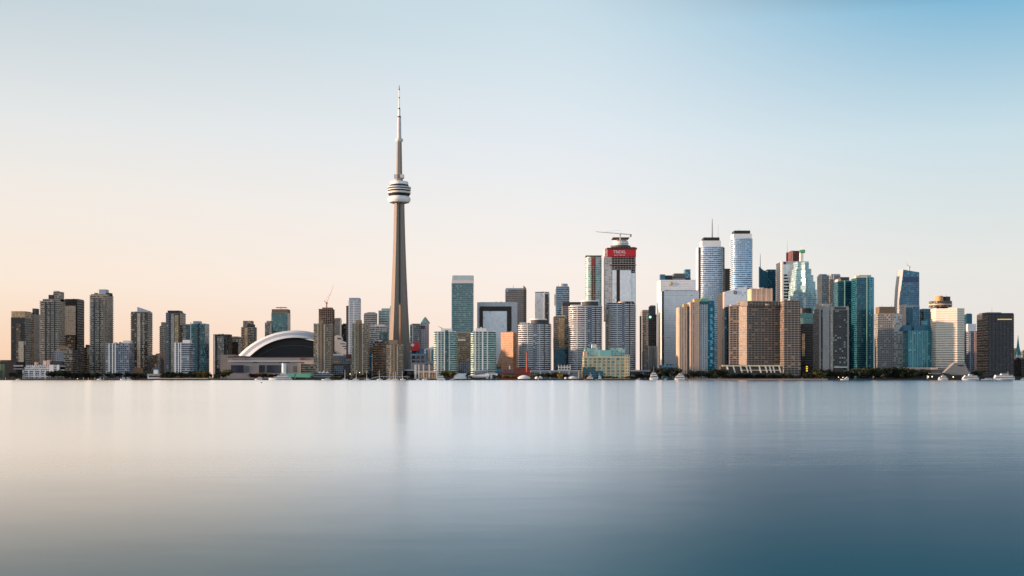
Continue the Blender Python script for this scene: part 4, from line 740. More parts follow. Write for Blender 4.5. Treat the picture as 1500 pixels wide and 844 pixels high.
# hotel with the stepped sunlit facets
b = B('hotel', 'wide beige hotel slab with sunlit facets and a taller peach block on its roof', 'hotel', 1073, 1173.5, 446, 1655, 60, A['beigehotel'], roof='peach', foot=lambda s: [(s.x(1148.5), 0), (s.x(1172.5), 0), (s.x(1172.5), 34), (s.x(1146.5), 60), (s.x(1078), 60), (s.x(1076), 33), (s.x(1088.5), 31), (s.x(1098.5), 21), (s.x(1110), 25), (s.x(1128), 28), (s.x(1148.5), 30)])
b.bands('balcony', 3.25, .8, .45, slab['beige'], bot=543)
MB().prism([(b.x(1089.2), 26), (b.x(1098.8), 17.5), (b.x(1112), 21.5), (b.x(1128), 24.5), (b.x(1146), 26), (b.x(1146), 48), (b.x(1089.2), 48)], b.Ht-1, b.z(439.6)).build('upper_storey', [A['beigehotel'], 'peach'], b.root)
b.lb('end_block', b.x(1148.7), b.x(1172.4), .4, 33, b.Ht-.5, b.z(440), A['beigehotel'], 'tan')
b.lb('ribbed_block', b.x(1106.5), b.x(1139.5), 32, 56, b.Ht-1, b.z(420.3), A['peachwall'], 'peach')
for q in range(5): b.lb('rib', b.x(1107.5+q*7.4), b.x(1108.7+q*7.4), 31.2, 32.3, b.Ht-1, b.z(419.6), 'peach')
b.lb('corner_block', b.x(1077.5), b.x(1086), 32.5, 56, b.Ht-1, b.z(447)+2.5, 'pink')
b.lb('lift_block', b.x(1120), b.x(1127), 36, 50, b.z(421), b.z(418.6), 'peach')
t = thing('hotel_terrace', 'low dark terrace with slanted white concrete fins below the beige hotel', 'terrace', (wx(1105, 1640), 1640, GZ))
k = 1640/F; X = lambda p: (p-1105)*k; zz = lambda p: wz(p, 1640)-GZ
MB().box(X(1056), X(1147), 2, 13, -1, zz(536.2)).build('body', [P('dark_terrace_wall', (78,76,74))], t); MB().box(X(1058), X(1148), -1.2, 4, zz(537), zz(534.8)).build('parapet', ['cream'], t); MB().box(X(1084), X(1143), -1.6, 2, zz(543.2), zz(541.8)).build('ledge', ['cream'], t)  # terrace wall in plain dark grey
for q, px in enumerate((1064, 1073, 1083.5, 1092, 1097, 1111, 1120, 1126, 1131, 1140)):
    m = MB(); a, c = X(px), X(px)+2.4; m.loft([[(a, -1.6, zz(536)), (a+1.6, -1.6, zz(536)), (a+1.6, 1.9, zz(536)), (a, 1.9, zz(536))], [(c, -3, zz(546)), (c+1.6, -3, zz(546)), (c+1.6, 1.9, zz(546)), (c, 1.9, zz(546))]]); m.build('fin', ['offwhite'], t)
b = B('office_tower', 'dark teal office tower with a curved tail and thin spire behind the hotel', 'office tower', 1119, 1137.5, 396, 2150, 34, A['tealdark'], roof='darkgrey')
b.top('crown', 1119.5, 1137, 394.8, None, 'darkgrey', .05, .95)
xa, xb = b.x(1113.4), b.x(b.x0+.5); n_ = 8; m = MB(); top_ = [(xa+(xb-xa)*i/n_, b.z(390.5+9.0*(i/n_)**.6)) for i in range(n_+1)]
m.v = [(x, 0, z) for x, z in top_]+[(xb, 0, 0), (xa, 0, 0)]+[(x, 12, z) for x, z in top_]+[(xb, 12, 0), (xa, 12, 0)]; q = n_+3
m.face(tuple(range(q-1, -1, -1))); m.face(tuple(range(q, 2*q)))
for i in range(q): m.face((i, (i+1) % q, q+(i+1) % q, q+i))
m.build('curved_tail', [A['tealdark']], b.root); b.mast('spire', 1113.7, 372, 392, .9, 'offwhite', y=4)
b = B('office_tower', 'white office tower with black ribbon windows and a small maroon emblem', 'office tower', 1136.5, 1175, 383, 2050, 48, A['whitegrid'], roof='offwhite')
b.front('glazed_face', 1147.5, b.x1-.1, 387, 500, .5, A['panelwhite'])
for q in range(14): b.front('ribbon_window', 1147, 1153+min(q, 6)*.9, 402+q*4.6, 404.6+q*4.6, .75, 'glassdark')
b.front('emblem', 1147.4, 1151, 384.2, 387.4, .9, 'darkred'); b.front('corner_pier', b.x0, b.x0+2.2, 383, 500, .8, W_)
b = B('office_tower', 'dark red granite tower top with a red letter emblem behind the stepped glass tower', 'office tower', 1152, 1176, 367.5, 2320, 40, A['redstone'], roof='darkred'); b.front('side_block', 1151.6, 1154, 370, 470, 1.2, 'darkred')
b.front('corner_pier', b.x0+.2, b.x0+2.4, 367.2, 470, .7, 'pink'); text('S', 9, 'red', b.root, (b.x(1162.5), -.4, b.z(371)), ext=.2); b.mast('aerial', 1153.3, 352, 369, .35, y=2)
# stepped glass pyramid tower
D = 2000; b = B('office_tower', 'stepped glass ziggurat tower crowned by a white spire with a green sign', 'office tower', 1158.5, 1199.5, 436, D, 46, A['zig'], roof='paleteal', foot=lambda s: [(s.x(1163), 6), (s.x(1166), 0), (s.x(1196), 0), (s.x(1199), 6), (s.x(1199), 46), (s.x(1163), 46)])
stepg = [(1163.6, 1198, 424), (1164.4, 1196.4, 412), (1166.0, 1194, 402.5), (1167.2, 1191.6, 393), (1169.6, 1188.6, 382)]
for q, (a, c, tp) in enumerate(stepg):
    i0 = 2.2+q*2.6
    MB().prism([(b.x(a), i0+4), (b.x(a+1.6), i0), (b.x(c-1.6), i0), (b.x(c), i0+4), (b.x(c), 42-q*2), (b.x(a), 42-q*2)], b.Ht-1+max(0, q-1)*6, b.z(tp)).build('setback_storey', [A['zig'], 'paleteal'], b.root)
# central sunlit prow of stacked triangular bays
for q, (hw, tp, ou) in enumerate(((6.2, 430, -1.0), (5.4, 418, 1.2), (4.6, 408, 3.4), (3.8, 396, 5.6), (3.2, 384, 8.0))):
    cx_ = b.x(1179.4)
    MB().prism([(cx_-hw*1.2, ou+3.4), (cx_+.8, ou-3.6), (cx_+hw*1.1, ou+3.4), (cx_+hw, 22), (cx_-hw, 22)], -1 if q == 0 else b.z(445), b.z(tp)).build('prow_bay', [A['zig'], 'paleteal'], b.root)
for q, (xa, tp) in enumerate(((1160.2, 428), (1161.8, 414), (1163.6, 402))):
    MB().prism([(b.x(xa), 14+q*3), (b.x(xa+5.6), 1.2+q*3), (b.x(xa+7), 16+q*3), (b.x(xa+5), 30)], -1, b.z(tp)).build('side_bay', [A['zig'], 'paleteal'], b.root)
b.front('light_strip', 1177, 1179.4, 436, 452, 4.8, 'offwhite')
MB().tube((b.x(1178)+.25, 20, b.z(368)), (b.x(1178)+.25, 20, b.z(360.5)), 1.5, .5, 8).build('spire', ['white'], b.root); sp = b.lb('spire_base', b.x(1178)-2.4, b.x(1178)+2.9, 17, 23, b.z(384), b.z(367), 'white')
gs = MB().box(b.x(1175.8), b.x(1182)+.8, 15.2, 24, b.z(368.8), b.z(364.4)).build('sign_box', ['greenlit'], b.root); text('TD', 4.6, 'white', gs, (b.x(1178.9)+.4, 15.1, b.z(366.6)))
b = B('office_tower', 'grey-green slab tower just beyond the stepped glass ziggurat', 'office tower', 1197, 1212.5, 403, 2150, 26, A['greyglass'], group='pair of grey slab towers beyond the ziggurat'); b.top('cap', 1198, 1211, 401.6, None, 'bluegrey', .1, .9); b.front('corner_pier', b.x0, b.x0+1.2, 403, 500, .7, 'cream'); b.bands('floor_edge', 3.6, .8, .35, slab['blue'])
b = B('office_tower', 'grey slab tower with a bright edge strip beside the teal condo pair', 'office tower', 1212, 1231, 403, 2180, 30, A['greyglass'], group='pair of grey slab towers beyond the ziggurat'); b.top('cap', 1216, 1230.5, 401.4, None, 'bluegrey', .1, .9); b.front('corner_pier', b.x0+2, b.x0+3.2, 403, 500, .7, 'offwhite'); b.bands('floor_edge', 3.6, .8, .35, slab['blue'])
b = B('condo_tower', 'teal glass condo tower with pinkish balcony edges catching sun', 'tower', 1220, 1262, 412, 1850, 30, A['tealdark'], roof='teal')
b.bands('balcony', 3.1, .8, .9, slab['teal']); b.top('penthouse', 1231, 1244, 406, None, 'darkgrey', .2, .7); b.top('penthouse', 1227, 1232, 409, None, 'peach', .0, .6); b.front('pier', 1236.6, 1238, 411, 545, 1.6, 'paleteal'); b.top('parapet', 1228, 1261, 411, None, 'paleteal', .02, .98)
b = B('condo_tower', 'bright teal twin condo tower with a pale roof screen', 'tower', 1247.5, 1280, 407, 1800, 28, A['tealdark'], roof='teal')
b.bands('balcony', 3.1, .7, .8, slab['teal']); b.top('roof_screen', 1250, 1270, 404, None, 'cream', .1, .5); b.top('penthouse', 1258, 1277, 403, None, 'bluegrey', .5, .95); b.front('pier', 1269.2, 1270.4, 405, 545, 1.5, 'paleteal'); b.front('end_bay', 1272.4, 1279, 406, 545, .9, A['tealbright'])
b = B('hotel', 'grey concrete hotel tower with a tall blank pale stair wall', 'hotel', 1191, 1243.5, 452, 1690, 34, A['darkpunch'], roof='grey')
b.front('stair_wall', 1204.6, 1214.4, 446, 550, 2.2, P('pale_stair_wall', (160,156,154), .8)); b.front('window_stack', 1216, 1219.8, 449, 550, 1.4, A['palewin']); b.front('parapet', b.x0, 1243, 449, 454.5, 1.0, 'grey'); b.top('penthouse', 1193, 1219, 445, None, 'grey', .02, .6); b.front('pier', 1240.8, 1243.2, 452, 545, 1.2, 'grey'); b.front('pier', b.x0, b.x0+2.2, 452, 548, 1.2, 'grey'); b.front('base_beam', 1221.2, 1241, 537, 539, 1.6, 'offwhite'); b.front('roof_recess', 1222, 1239, 450, 453.6, 1.2, 'glassdark')
b.front('pier', b.x0+5, b.x0+6.2, 452, 548, 1.0, 'grey'); b.bands('floor_edge', 3.2, .55, .5, P('grey_floor_edge', (98,98,98)), top=456)
b = B('office_block', 'dark block with a domed black roof and teal glazed band behind the two hotels', 'office block', 1171, 1192, 458.5, 1850, 24, A['greenglass'], roof='black')
b.top('dome', 1172, 1191, 451.5, None, 'black', .1, .9, round=True); b.front('teal_band', 1172, 1191.6, 459.5, 466, .6, 'teal'); b.front('lower_block', 1171, 1191.8, 478, 552, 4, A['blackglass']); b.front('gold_window', 1174, 1178, 489, 522, 4.4, A['golden']); b.front('dark_arch', 1172, 1191, 474.5, 478, 4.5, 'black')
for q in range(3): b.front('lit_window', 1179.8, 1182.2, 536.5+q*3, 538.2+q*3, 4.3, 'yellowlit')
b = B('office_tower', 'grey punched concrete tower with a brighter folded side and flat penthouse', 'tower', 1280.5, 1323.5, 459, 1740, 30, A['greyconc'], roof='midgrey', foot=lambda s: [(s.x(1287), 3), (s.x(1309), 0), (s.x(1323), 4.5), (s.x(1323), 30), (s.x(1290), 30)])
b.top('penthouse', 1288, 1311.5, 449.4, None, 'tan_dark', .2, .8); b.bands('floor_edge', 3.2, .5, .3, P('concrete_floor_edge', (150,150,148)))
MB().prism([(b.x(1309.4), -.5), (b.x(1323.3), 3.9), (b.x(1323.3), 6), (b.x(1309.4), 4)], 6, b.z(459.4)).build('bright_face', [fac('painted_lit_face', (186,186,184), (64,70,74), 3.4, 3.2, .6, .48, blinds=.45, blind=(215,213,206)), 'grey'], b.root)  # lit side painted in with lighter wall and window colours
b.mast('antenna', 1292, 446, 450, .3); b.mast('antenna', 1306, 446, 450, .3)
b = B('condo_tower', 'blue glass tower with a swept curved flank and slanted roof under a crane', 'tower', 1317.5, 1347.5, 404, 2050, 34, A['blueglass'], body=False)
prof = [(1317.2, 470), (1318.2, 440), (1319.6, 420), (1321.2, 407), (1322.6, 395)]
secs = [[(b.x(p), 0, b.z(y)), (b.x(1346.6), 0, b.z(y) if y > 398 else b.z(398.8)), (b.x(1346.6), 30, b.z(y) if y > 398 else b.z(398.8)), (b.x(p), 30, b.z(y))] for p, y in [(1316.6, 556)]+prof]
m = MB(); m.loft(secs)
m.uv = []; 
for f_ in m.f: m.uv += [(m.v[i][0]+m.v[i][1], m.v[i][2]) for i in f_]
m.build('body', [A['blueglass']], b.root); b.front('roof_band', 1323.5, 1346.4, 406, 413.5, .5, P('deep_blue_band', (20,54,92), .15, .3)); b.bands('floor_edge', 3.4, .4, .35, slab['blue'], top=414, poly=rect(b.x(1321), b.x(1346.6), 0, 30))
MB().loft([[(b.x(p)-.4, 0.5, b.z(y)), (b.x(p)+.6, -.5, b.z(y)), (b.x(p)+.6, 29, b.z(y)), (b.x(p)-.4, 29, b.z(y))] for p, y in prof]).build('flank_panel', [P('silver_flank_panel', (168,172,176), .5)], b.root)
tower_crane('pale luffing crane on the slanted roof of the curved blue tower', 1332, 397, 392.5, 0, 0, 0, 0, 2060, 'offwhite', luff=(1325.5, 381))
b = B('condo_tower', 'peach and white condo tower standing in front of the curved blue tower', 'tower', 1314.5, 1347, 448, 1900, 28, A['whitecondo']); b.front('dark_bay', 1327, 1337, 451, 500, .8, A['tealdark']); b.top('penthouse', 1318, 1327, 446.4, None, 'peach', .05, .7); b.front('glass_bay', 1338, 1346, 449, 500, .6, A['blueglass']); b.front('peach_wall', b.x0, b.x0+4, 447, 500, .9, 'pink'); b.top('roof_box', 1331, 1343, 446.8, None, 'grey', .2, .7); b.bands('balcony', 3.1, .7, .5, slab['pale'])
b = B('condo_tower', 'teal condo tower tucked between the curved blue tower and the pale round-topped hotel', 'tower', 1345, 1368, 455, 1900, 26, A['tealdark'], roof='bluegrey'); b.top('penthouse', 1352, 1367, 452.3, None, A['blueglass'], .2, .9, 'bluegrey'); b.bands('balcony', 3.1, .7, .6, slab['teal']); b.front('glass_bay', 1349, 1358, 470, 500, 2.0, A['tealbright'])
b = B('condo_block', 'bright teal mid-rise condo block with sloped teal roofs', 'apartment block', 1322.5, 1365.5, 484.5, 1700, 24, A['tealbright'], roof='teal')
b.bands('balcony', 3.1, .55, .5, slab['teal'])
for a, c in ((1324, 1336), (1340, 1364)):
    xa, xb = b.x(a), b.x(c); MB().prism(rect(xa, xb, 3, 21), b.Ht-.3, 0, ztop=lambda x, y: b.Ht+ (b.z(476)-b.Ht)*(1-max(0, y-3)/26)).build('sloped_roof', [P('deep_teal_roof', (18,96,124), .4) if a < 1330 else bpy.data.materials['deep_teal_roof']], b.root)
for q in (1336, 1343, 1350, 1357.5): b.front('pier', q, q+1.0, 484, 542, 1.0, 'paleteal')
b = B('hotel', 'pale banded hotel tower with a round restaurant on its roof', 'hotel', 1366, 1412.5, 452, 1676, 34, A['beigehotel'], body=False)
b.poly = [(b.x(1373.6), 7), (b.x(1399.6), -6.5), (b.x(1412), -1), (b.x(1412), 30), (b.x(1374.5), 30)]
b.body = MB().prism(b.poly, -1, b.Ht).build('body', [fac('pale_hotel_windows', (206,198,186), (70,66,64), 2.4, 3.3, .84, .5, .18, .25, .5, .12), 'cream'], b.root)
b.bands('spandrel', 3.3, 1.55, .5, P('pale_hotel_spandrel', (222,212,196), .6), bot=540)
b.lb('rear_wing', b.x(1375), b.x(1378), 7, 29, -1, b.z(453), A['greyconc'])
b.top('pedestal', 1376, 1391, 449, None, 'black', .2, .7, round=True); b.top('restaurant_disc', 1367.6, 1399, 440.6, 449.2, A['condo_tan_dark'], .02, .92, round=True, roof='tan_dark'); b.top('disc_rim', 1367, 1399.6, 445, 446.4, 'peach', .0, .94, round=True); b.top('drum', 1372.5, 1383.5, 433.4, 440.8, P('ochre_drum', (200,150,100)), .2, .6, round=True); b.top('drum', 1383, 1394, 434.4, 440.8, 'darkgrey', .3, .75, round=True); b.mast('antenna', 1386, 431, 435, .4)  # peach rim puts the warm light on the disc into its colour
b.front('corner_panel', 1400.2, 1411.6, 453, 540, 2.0, fac('blue_shaded_panel', (150,158,166), (58,66,76), 2.4, 3.3, .84, .5, .18, .25, .5, .1)) if False else None
b = B('office_tower', 'small teal glass tower peeking over the white stepped block', 'tower', 1409.5, 1424, 460, 1950, 24, A['tealdark'], roof='bluegrey'); b.top('cap', 1412, 1423, 459.2, None, 'bluegrey', .0, 1.0)
b = B('office_block', 'pale blue-grey punched condo with a white roof storey and pink end wall', 'apartment block', 1409, 1431.5, 485, 1800, 28, A['bluepunch'], roof='offwhite'); b.top('upper_storey', 1410, 1430, 474.5, None, 'domewhite', .1, .8); b.front('end_wall', 1426.8, 1431.3, 486, 546, .9, 'pink'); b.front('pier', 1420.5, 1422, 486, 546, .8, 'bluegrey'); b.bands('floor_edge', 3.1, .5, .3, slab['blue'])
b = B('office_tower', 'square charcoal office tower with long dark window rows by the ferries', 'office tower', 1431, 1485, 460, 1690, 42, fac('charcoal_facade', (58,58,62), (26,30,38), 1.9, 3.7, .8, .5, .15, .2, .6, .06, blind=(96,96,92)), roof='darkgrey')
b.bands('window_band', 7.4, 2.0, .12, slab['navy'], top=462, bot=548); b.bands('spandrel', 3.7, 1.4, .3, P('charcoal_spandrel', (62,62,66)), top=461)
for q in range(8):
    c = b.x0+(b.x1-b.x0)*(q/7); b.front('pier', c-.5 if q else c, c+.5 if q < 7 else c, 460, 552, .5, P('charcoal_pier', (54,54,58)) if q == 0 else bpy.data.materials['charcoal_pier'])
b.top('penthouse', 1443, 1466, 457.6, None, P('slate_penthouse', (84,86,98)), .1, .8); b.top('parapet', b.x0, 1484.5, 458.6, None, P('slate_parapet', (74,76,88)), .0, .98); b.mast('antenna', 1453, 450, 458, .25); b.front('lit_window', 1461, 1482, 467.2, 468.6, .6, P('dim_lit_window', (230,190,120), emit=.35))
b = B('brick_block', 'near-black low block at the far edge beside the charcoal tower', 'office block', 1485.5, 1520, 526, 1720, 24, A['blackglass'], roof='black'); b.top('penthouse', 1490, 1503, 524, None, 'midgrey', .2, .8); b.top('vent_box', 1487, 1491, 522.5, None, 'offwhite', .3, .5)
D = 1980; t = thing('church', 'green copper church spire rising over the dark low block', 'church', (wx(1493.5, D), D, GZ)); k = D/F; zz = lambda p: wz(p, D)-GZ
MB().box(-5.5*k, 6*k, 0, 30, -1, zz(524)).build('nave', ['midgrey'], t); MB().prism(rect(-3.4*k, 3.4*k, 2, 10), -1, zz(520)).build('bell_tower', ['bluegrey'], t)
MB().prism(rect(-3.3*k, 3.3*k, 2.2, 9.8), zz(520), zz(507), top=rect(-1.3*k, 1.3*k, 4.4, 7.5)).build('spire_skirt', [P('copper_spire', (30,110,112), .6)], t); MB().prism(rect(-1.3*k, 1.3*k, 4.5, 7.4), zz(507), zz(490.5), top=rect(-.1*k, .1*k, 5.9, 6.1)).build('spire', [bpy.data.materials['copper_spire']], t)
for s_ in (-2.9, 2.9): MB().prism([(s_*k+1.1*math.cos(a), 2.2+1.1*math.sin(a)) for a in (0, PI/2, PI, 3*PI/2)], zz(520), zz(513), top=[(s_*k+.08*math.cos(a), 2.2+.08*math.sin(a)) for a in (0, PI/2, PI, 3*PI/2)]).build('pinnacle', [bpy.data.materials['copper_spire']], t)
b = B('office_block', 'distant pale low block beside the church spire', 'office block', 1485.5, 1491.5, 512, 2200, 20, A['greyconc']); b.top('penthouse', 1487, 1491, 510, None, 'pink', .1, .7)
b = B('office_block', 'distant pale rooftop just past the church spire', 'office block', 1496, 1512, 514, 2230, 20, A['greyconc']); b.top('penthouse', 1497, 1503, 512.5, None, 'pink', .1, .7)

# ------------------------------------------------------------------ plant rooms and vents on the roofs
rc = random.Random(21)
for b in list(BUILT):
    if b.root['category'] in ('hall', 'pavilion', 'terminal') or b.W < 12 or b.Ht < 30 or b.root.name.startswith('tower_under'): continue
    lo, hi = min(p[0] for p in b.poly), max(p[0] for p in b.poly)
    for q in range(rc.choice((2, 3, 3))):
        w_ = rc.uniform(1.4, 4.0); xx = rc.uniform(lo+(hi-lo)*.12, hi-(hi-lo)*.12-w_); y_ = b.dep*rc.uniform(.2, .5)
        b.lb('vent_box', xx, xx+w_, y_, y_+rc.uniform(2, 4), b.Ht-.3, b.Ht+rc.uniform(.9, 2.4), rc.choice(('grey', 'darkgrey', 'offwhite', 'midgrey')))

# ------------------------------------------------------------------ low waterfront buildings
b = B('warehouse', 'dark low warehouse row along the far west shore', 'warehouse', -30, 36, 530, 1720, 30, P('dark_warehouse_wall', (44,44,46), .8)); b.top('roof_box', 0, 12, 527.5, None, 'darkgrey', .2, .8); b.front('window_strip', 20, 34, 535, 537, .4, 'steel'); b.front('window_strip', 20, 34, 540, 541, .4, 'steel')
b = B('pavilion', 'pale green gabled shed at the west end of the shore', 'shed', -12, 7, 533.5, 1640, 14, P('pale_green_cladding', (120,140,112))); b.front('arched_door', 0, 3.4, 543, 554, .4, 'black'); b.front('porch', -10, -2, 541, 554, .6, 'darkgrey')
b = B('terrace_block', 'white stepped terrace apartments beside dark trees on the west shore', 'apartment block', 33, 96, 544, 1640, 26, A['whitecondo'], roof='offwhite')
for q, (a, c, tp) in enumerate(((34.5, 93, 540.8), (36, 93, 537.8), (38, 92.5, 534.6))): b.top('terrace_storey', a, c, tp, None, A['whitecondo'], .0+q*.09, .95, 'offwhite')
for q in range(4): b.lb('balcony', b.x(33+q*1.2), b.x(92), -1.6+q*2.3, q*2.3+.3, b.z(552-q*3.1), b.z(550.6-q*3.1), 'white')
for a in (33.2, 42, 50, 58.5, 66): b.front('party_wall', a, a+1.3, 543, 554, 1.3, 'white')
b.front('white_wall', 73, 79, 534.5, 551, 1.9, W_); b.front('white_wall', 84, 87.2, 534.5, 551, 1.9, W_); b.top('chimney_block', 63, 68, 528.5, 535, 'peach', .3, .6); b.top('chimney_block', 68.8, 72.6, 527.5, 535, 'pink', .3, .6); b.top('chimney_block', 50.5, 53, 530.5, 535, 'peach', .3, .6); b.top('roof_box', 73, 90, 529.5, 535, 'darkgrey', .4, .8)
b = B('clubhouse', 'small white harbour clubhouse with a glass lookout tower and mast', 'clubhouse', 216, 238, 548.5, 1625, 14, 'offwhite', roof='grey'); b.front('window_strip', 218, 236, 550.2, 552.6, .3, 'glassdark'); b.top('lookout_tower', 225, 231, 540.5, None, W_, .2, .6); b.top('lookout_glazing', 224.4, 231.4, 538, 541.6, 'glassblue', .18, .62, 'white'); b.top('canopy', 215, 236, 547.6, 548.6, 'grey', -.1, .9); b.mast('mast', 228.6, 531, 538, .18, y=5)
b = B('marina_shed', 'long low white boat canopy on the quay west of the stadium', 'canopy', 233, 306, 553.2, 1612, 8, 'darkgrey', roof='offwhite', body=False)
MB().box(b.x(234), b.x(305.4), 0, 8, b.z(555.2), b.z(554)).build('roof', ['cream'], b.root)
for q in range(10): b.lb('post', b.x(235+q*7.6), b.x(235+q*7.6)+.35, .2, .55, -.5, b.z(555.1), 'darkgrey')
b = B('silo', 'plain white ventilation tower standing behind the white motor yacht', 'silo', 412.3, 418.8, 532.5, 1650, 6, 'white', roof='offwhite', foot='round', e=2.2); b.top('cap', 413.2, 418, 531.2, None, 'darkgrey', .1, .9, round=True); b.front('plinth', 411.8, 419.2, 546, 556, .8, 'offwhite')
b = B('harbour_shed', 'low harbour shed with long green copper roof and raised gable', 'shed', 417, 456, 553, 1640, 16, A['darkpunch'], body=False)
MB().box(b.x(420), b.x(455), 1, 15, -1, b.z(552)).build('body', [A['darkpunch']], b.root)
for a, c in ((416, 431), (431.3, 455)):
    xa, xb = b.x(a), b.x(c); m = MB(); m.v = [(xa, -1, b.z(553)), (xb, -1, b.z(553)), (xb, 8, b.z(547)), (xa+2, 8, b.z(547)), (xa, 16, b.z(553)), (xb, 16, b.z(553))]
    for f_ in ((0, 1, 2, 3), (3, 2, 5, 4), (0, 3, 4), (1, 5, 2), (0, 4, 5, 1)): m.face(f_)
    m.build('roof', ['green'], b.root)
gable(b, 'gable', 453.2, 456.6, 551, 544.6, 0, 12, 'green')
b = B('restaurant_pavilion', 'dark harbour restaurant with white tented roof peaks', 'restaurant', 460, 489, 546.5, 1650, 18, 'darkgrey', roof='grey'); b.bands('terrace_edge', 3.0, .6, .6, slab['pale'], bot=554); b.front('window_strip', 461, 486, 548.6, 550.2, .35, 'glassdark')
for q in range(3):
    cx_ = b.x(467.5+q*5.4); MB().prism(selli(cx_, 8, 3.2, 6, 12, 2), b.Ht-.2, b.Ht+3.6-(q != 1)*1.0, top=selli(cx_, 8, .25, .3, 12, 2), smooth=True).build('tent_peak', ['tent'], b.root)
b = B('quay_block', 'curved brown terrace apartments below the stadium wall', 'apartment block', 435.5, 472, 533, 1720, 22, A['condo_tan_dark'], foot='round', e=4); b.bands('balcony', 3.2, 1.1, .8, slab['tan'], bot=552); b.front('round_bay', 436, 441, 532, 551, 1.6, A['peachwall']); b.top('roof_box', 446, 460, 530.5, None, 'peach', .2, .7)
b = B('colonnade', 'peach pillared harbour pergola with tall white posts', 'pergola', 606, 641, 546, 1640, 12, 'peach', body=False)
for q in range(8): b.lb('column', b.x(613+q*4)-.45, b.x(613+q*4)+.45, 2, 3, -.5, b.z(546), 'peach')
MB().box(b.x(611), b.x(641), 1, 10, b.z(546), b.z(543)).build('roof', ['peach'], b.root); MB().box(b.x(612), b.x(640), 5, 9.8, -.5, b.z(547.4)).build('rear_wall', [A['golden']], b.root)
for px, tp, wd in ((608.6, 535, 1.5), (613.5, 535, .9), (620.3, 535, .9), (628.8, 534.5, 1.0), (639.4, 536, .9)):
    t = thing('post', 'tall square white post in the row before the peach pergola', 'post', (wx(px, 1628), 1628, GZ), 'tall white posts by the pergola'); k = 1628/F
    MB().box(-wd*k, wd*k, -.8, .8, -.3, wz(tp, 1628)-GZ).build('shaft', ['offwhite'], t); MB().box(-wd*k-.25, wd*k+.25, -1.1, 1.1, wz(tp, 1628)-GZ, wz(tp, 1628)-GZ+.5).build('cap', ['white'], t)
b = B('bandshell', 'pale disc roof pavilion at the foot of the communications tower', 'pavilion', 590, 608, 547, 1700, 16, A['darkglass'], foot='round', e=2.2); b.top('disc_roof', 589, 609, 541.6, 543, 'domewhite', -.1, 1.1, round=True); b.top('upper_glazing', 592, 606, 543, None, A['darkglass'], .1, .9, round=True)
# wave deck footbridge
t = thing('footbridge', 'low white arched footbridge along the quay behind the sailboats', 'bridge', (wx(572, 1614), 1614, GZ)); k = 1614/F
pts = [((p-572)*k, wz(y, 1614)-GZ) for p, y in ((543.5, 555.6), (547, 553.8), (552, 552.8), (560, 552.2), (575, 552), (588, 552.2), (600, 552.6))]
m = MB(); secs = [[(x, -1.2, z), (x, 1.2, z), (x, 1.2, z+.8), (x, -1.2, z+.8)] for x, z in pts]; m.loft(secs).build('deck', ['bluegrey'], t)
for p in (550, 562, 574, 586, 597): MB().tube(((p-572)*k, 0, -.5), ((p-572)*k, 0, wz(552.6, 1614)-GZ), .3).build('post', ['steel'], t)
b = B('marquee', 'long white marquee tent on the quay before the teal condo pair', 'tent', 664, 684, 549.5, 1628, 10, 'tent', foot='round', e=3); b.top('roof', 664, 684, 547.2, None, 'tent', .15, .85, round=True)
b = B('terminal_canopy', 'white ferry canopy with sloping roof by the teal condo pair', 'canopy', 686, 716, 551.5, 1630, 14, 'offwhite', roof='white'); xa, xb = b.x(b.x0), b.x(b.x1)
MB().prism(rect(xa-1, xb+1, -1, 14), b.Ht+.01, 0, ztop=lambda x, y: b.Ht+1.2+(x-xa)*.09).build('roof', ['tent'], b.root); b.front('window_strip', 690, 712, 553, 555, .3, 'glassdark')
b = B('theatre_hall', 'grey arts hall with a slanted roof behind the ferry canopy', 'hall', 695, 714, 544, 1680, 20, P('zinc_wall', (126,134,146))); MB().prism(rect(b.x(694), b.x(b.x1), -1, 20), b.Ht, 0, ztop=lambda x, y: b.Ht+.6+(x-b.x(694))*.12).build('roof', ['bluegrey'], b.root); b.front('window_strip', 697, 712, 547.5, 549, .4, 'glassdark')
b = B('gallery', 'low teal glass and white gallery next to the brick power station', 'gallery', 712, 734, 540.5, 1690, 18, A['blueglass'], roof='grey'); b.front('white_wall', 714, 726, 542, 553, .7, 'bluegrey'); b.top('roof_box', 728, 745, 537, None, 'darkgrey', .3, .9)
b = B('white_arcade', 'white arched entrance wall by the gallery', 'gateway', 711, 729, 547.2, 1632, 4, 'white'); b.front('opening', 714, 718, 549, 556, .15, 'glassdark'); b.front('opening', 721, 726, 549, 556, .15, 'glassdark')
b = B('power_station', 'low red brick power station at the chimney base', 'power station', 732, 779, 545.5, 1665, 20, 'brick', roof='darkgrey'); b.top('upper_storey', 756, 778, 539.5, None, 'brick', .3, .9); b.top('upper_storey', 737, 752, 541, None, P('dull_violet_wall', (86,72,84)), .3, .9); b.front('window_strip', 740, 752, 547, 549, .3, 'glassdark'); b.front('window_strip', 756, 764, 547, 549, .3, 'glassdark'); b.top('vent', 745.5, 747.5, 536, None, 'offwhite', .4, .6)
t = thing('chimney', 'tall orange brick chimney rising from the power station', 'chimney', (wx(772, 1660), 1660, GZ)); k = 1660/F
MB().lathe([(1.6*k, 0), (1.15*k, wz(516, 1660)-GZ)], 14).build('stack', ['chim'], t); MB().lathe([(1.4*k, wz(516.4, 1660)-GZ), (1.4*k, wz(515, 1660)-GZ)], 14).build('cap', ['brick'], t); MB().box(-4*k, 4*k, -3, 4, -.5, wz(545, 1660)-GZ).build('plinth', ['redlead'], t)
b = B('quay_terminal', 'long low blue-grey quay building below the rounded condos', 'quay building', 776, 851, 543.6, 1668, 20, P('quay_wall_panel', (120,130,142)), roof='bluegrey')
for q in range(5): b.front('window_strip', 780+q*14, 790+q*14, 545.4, 550.5, .35, A['bluepunch'])
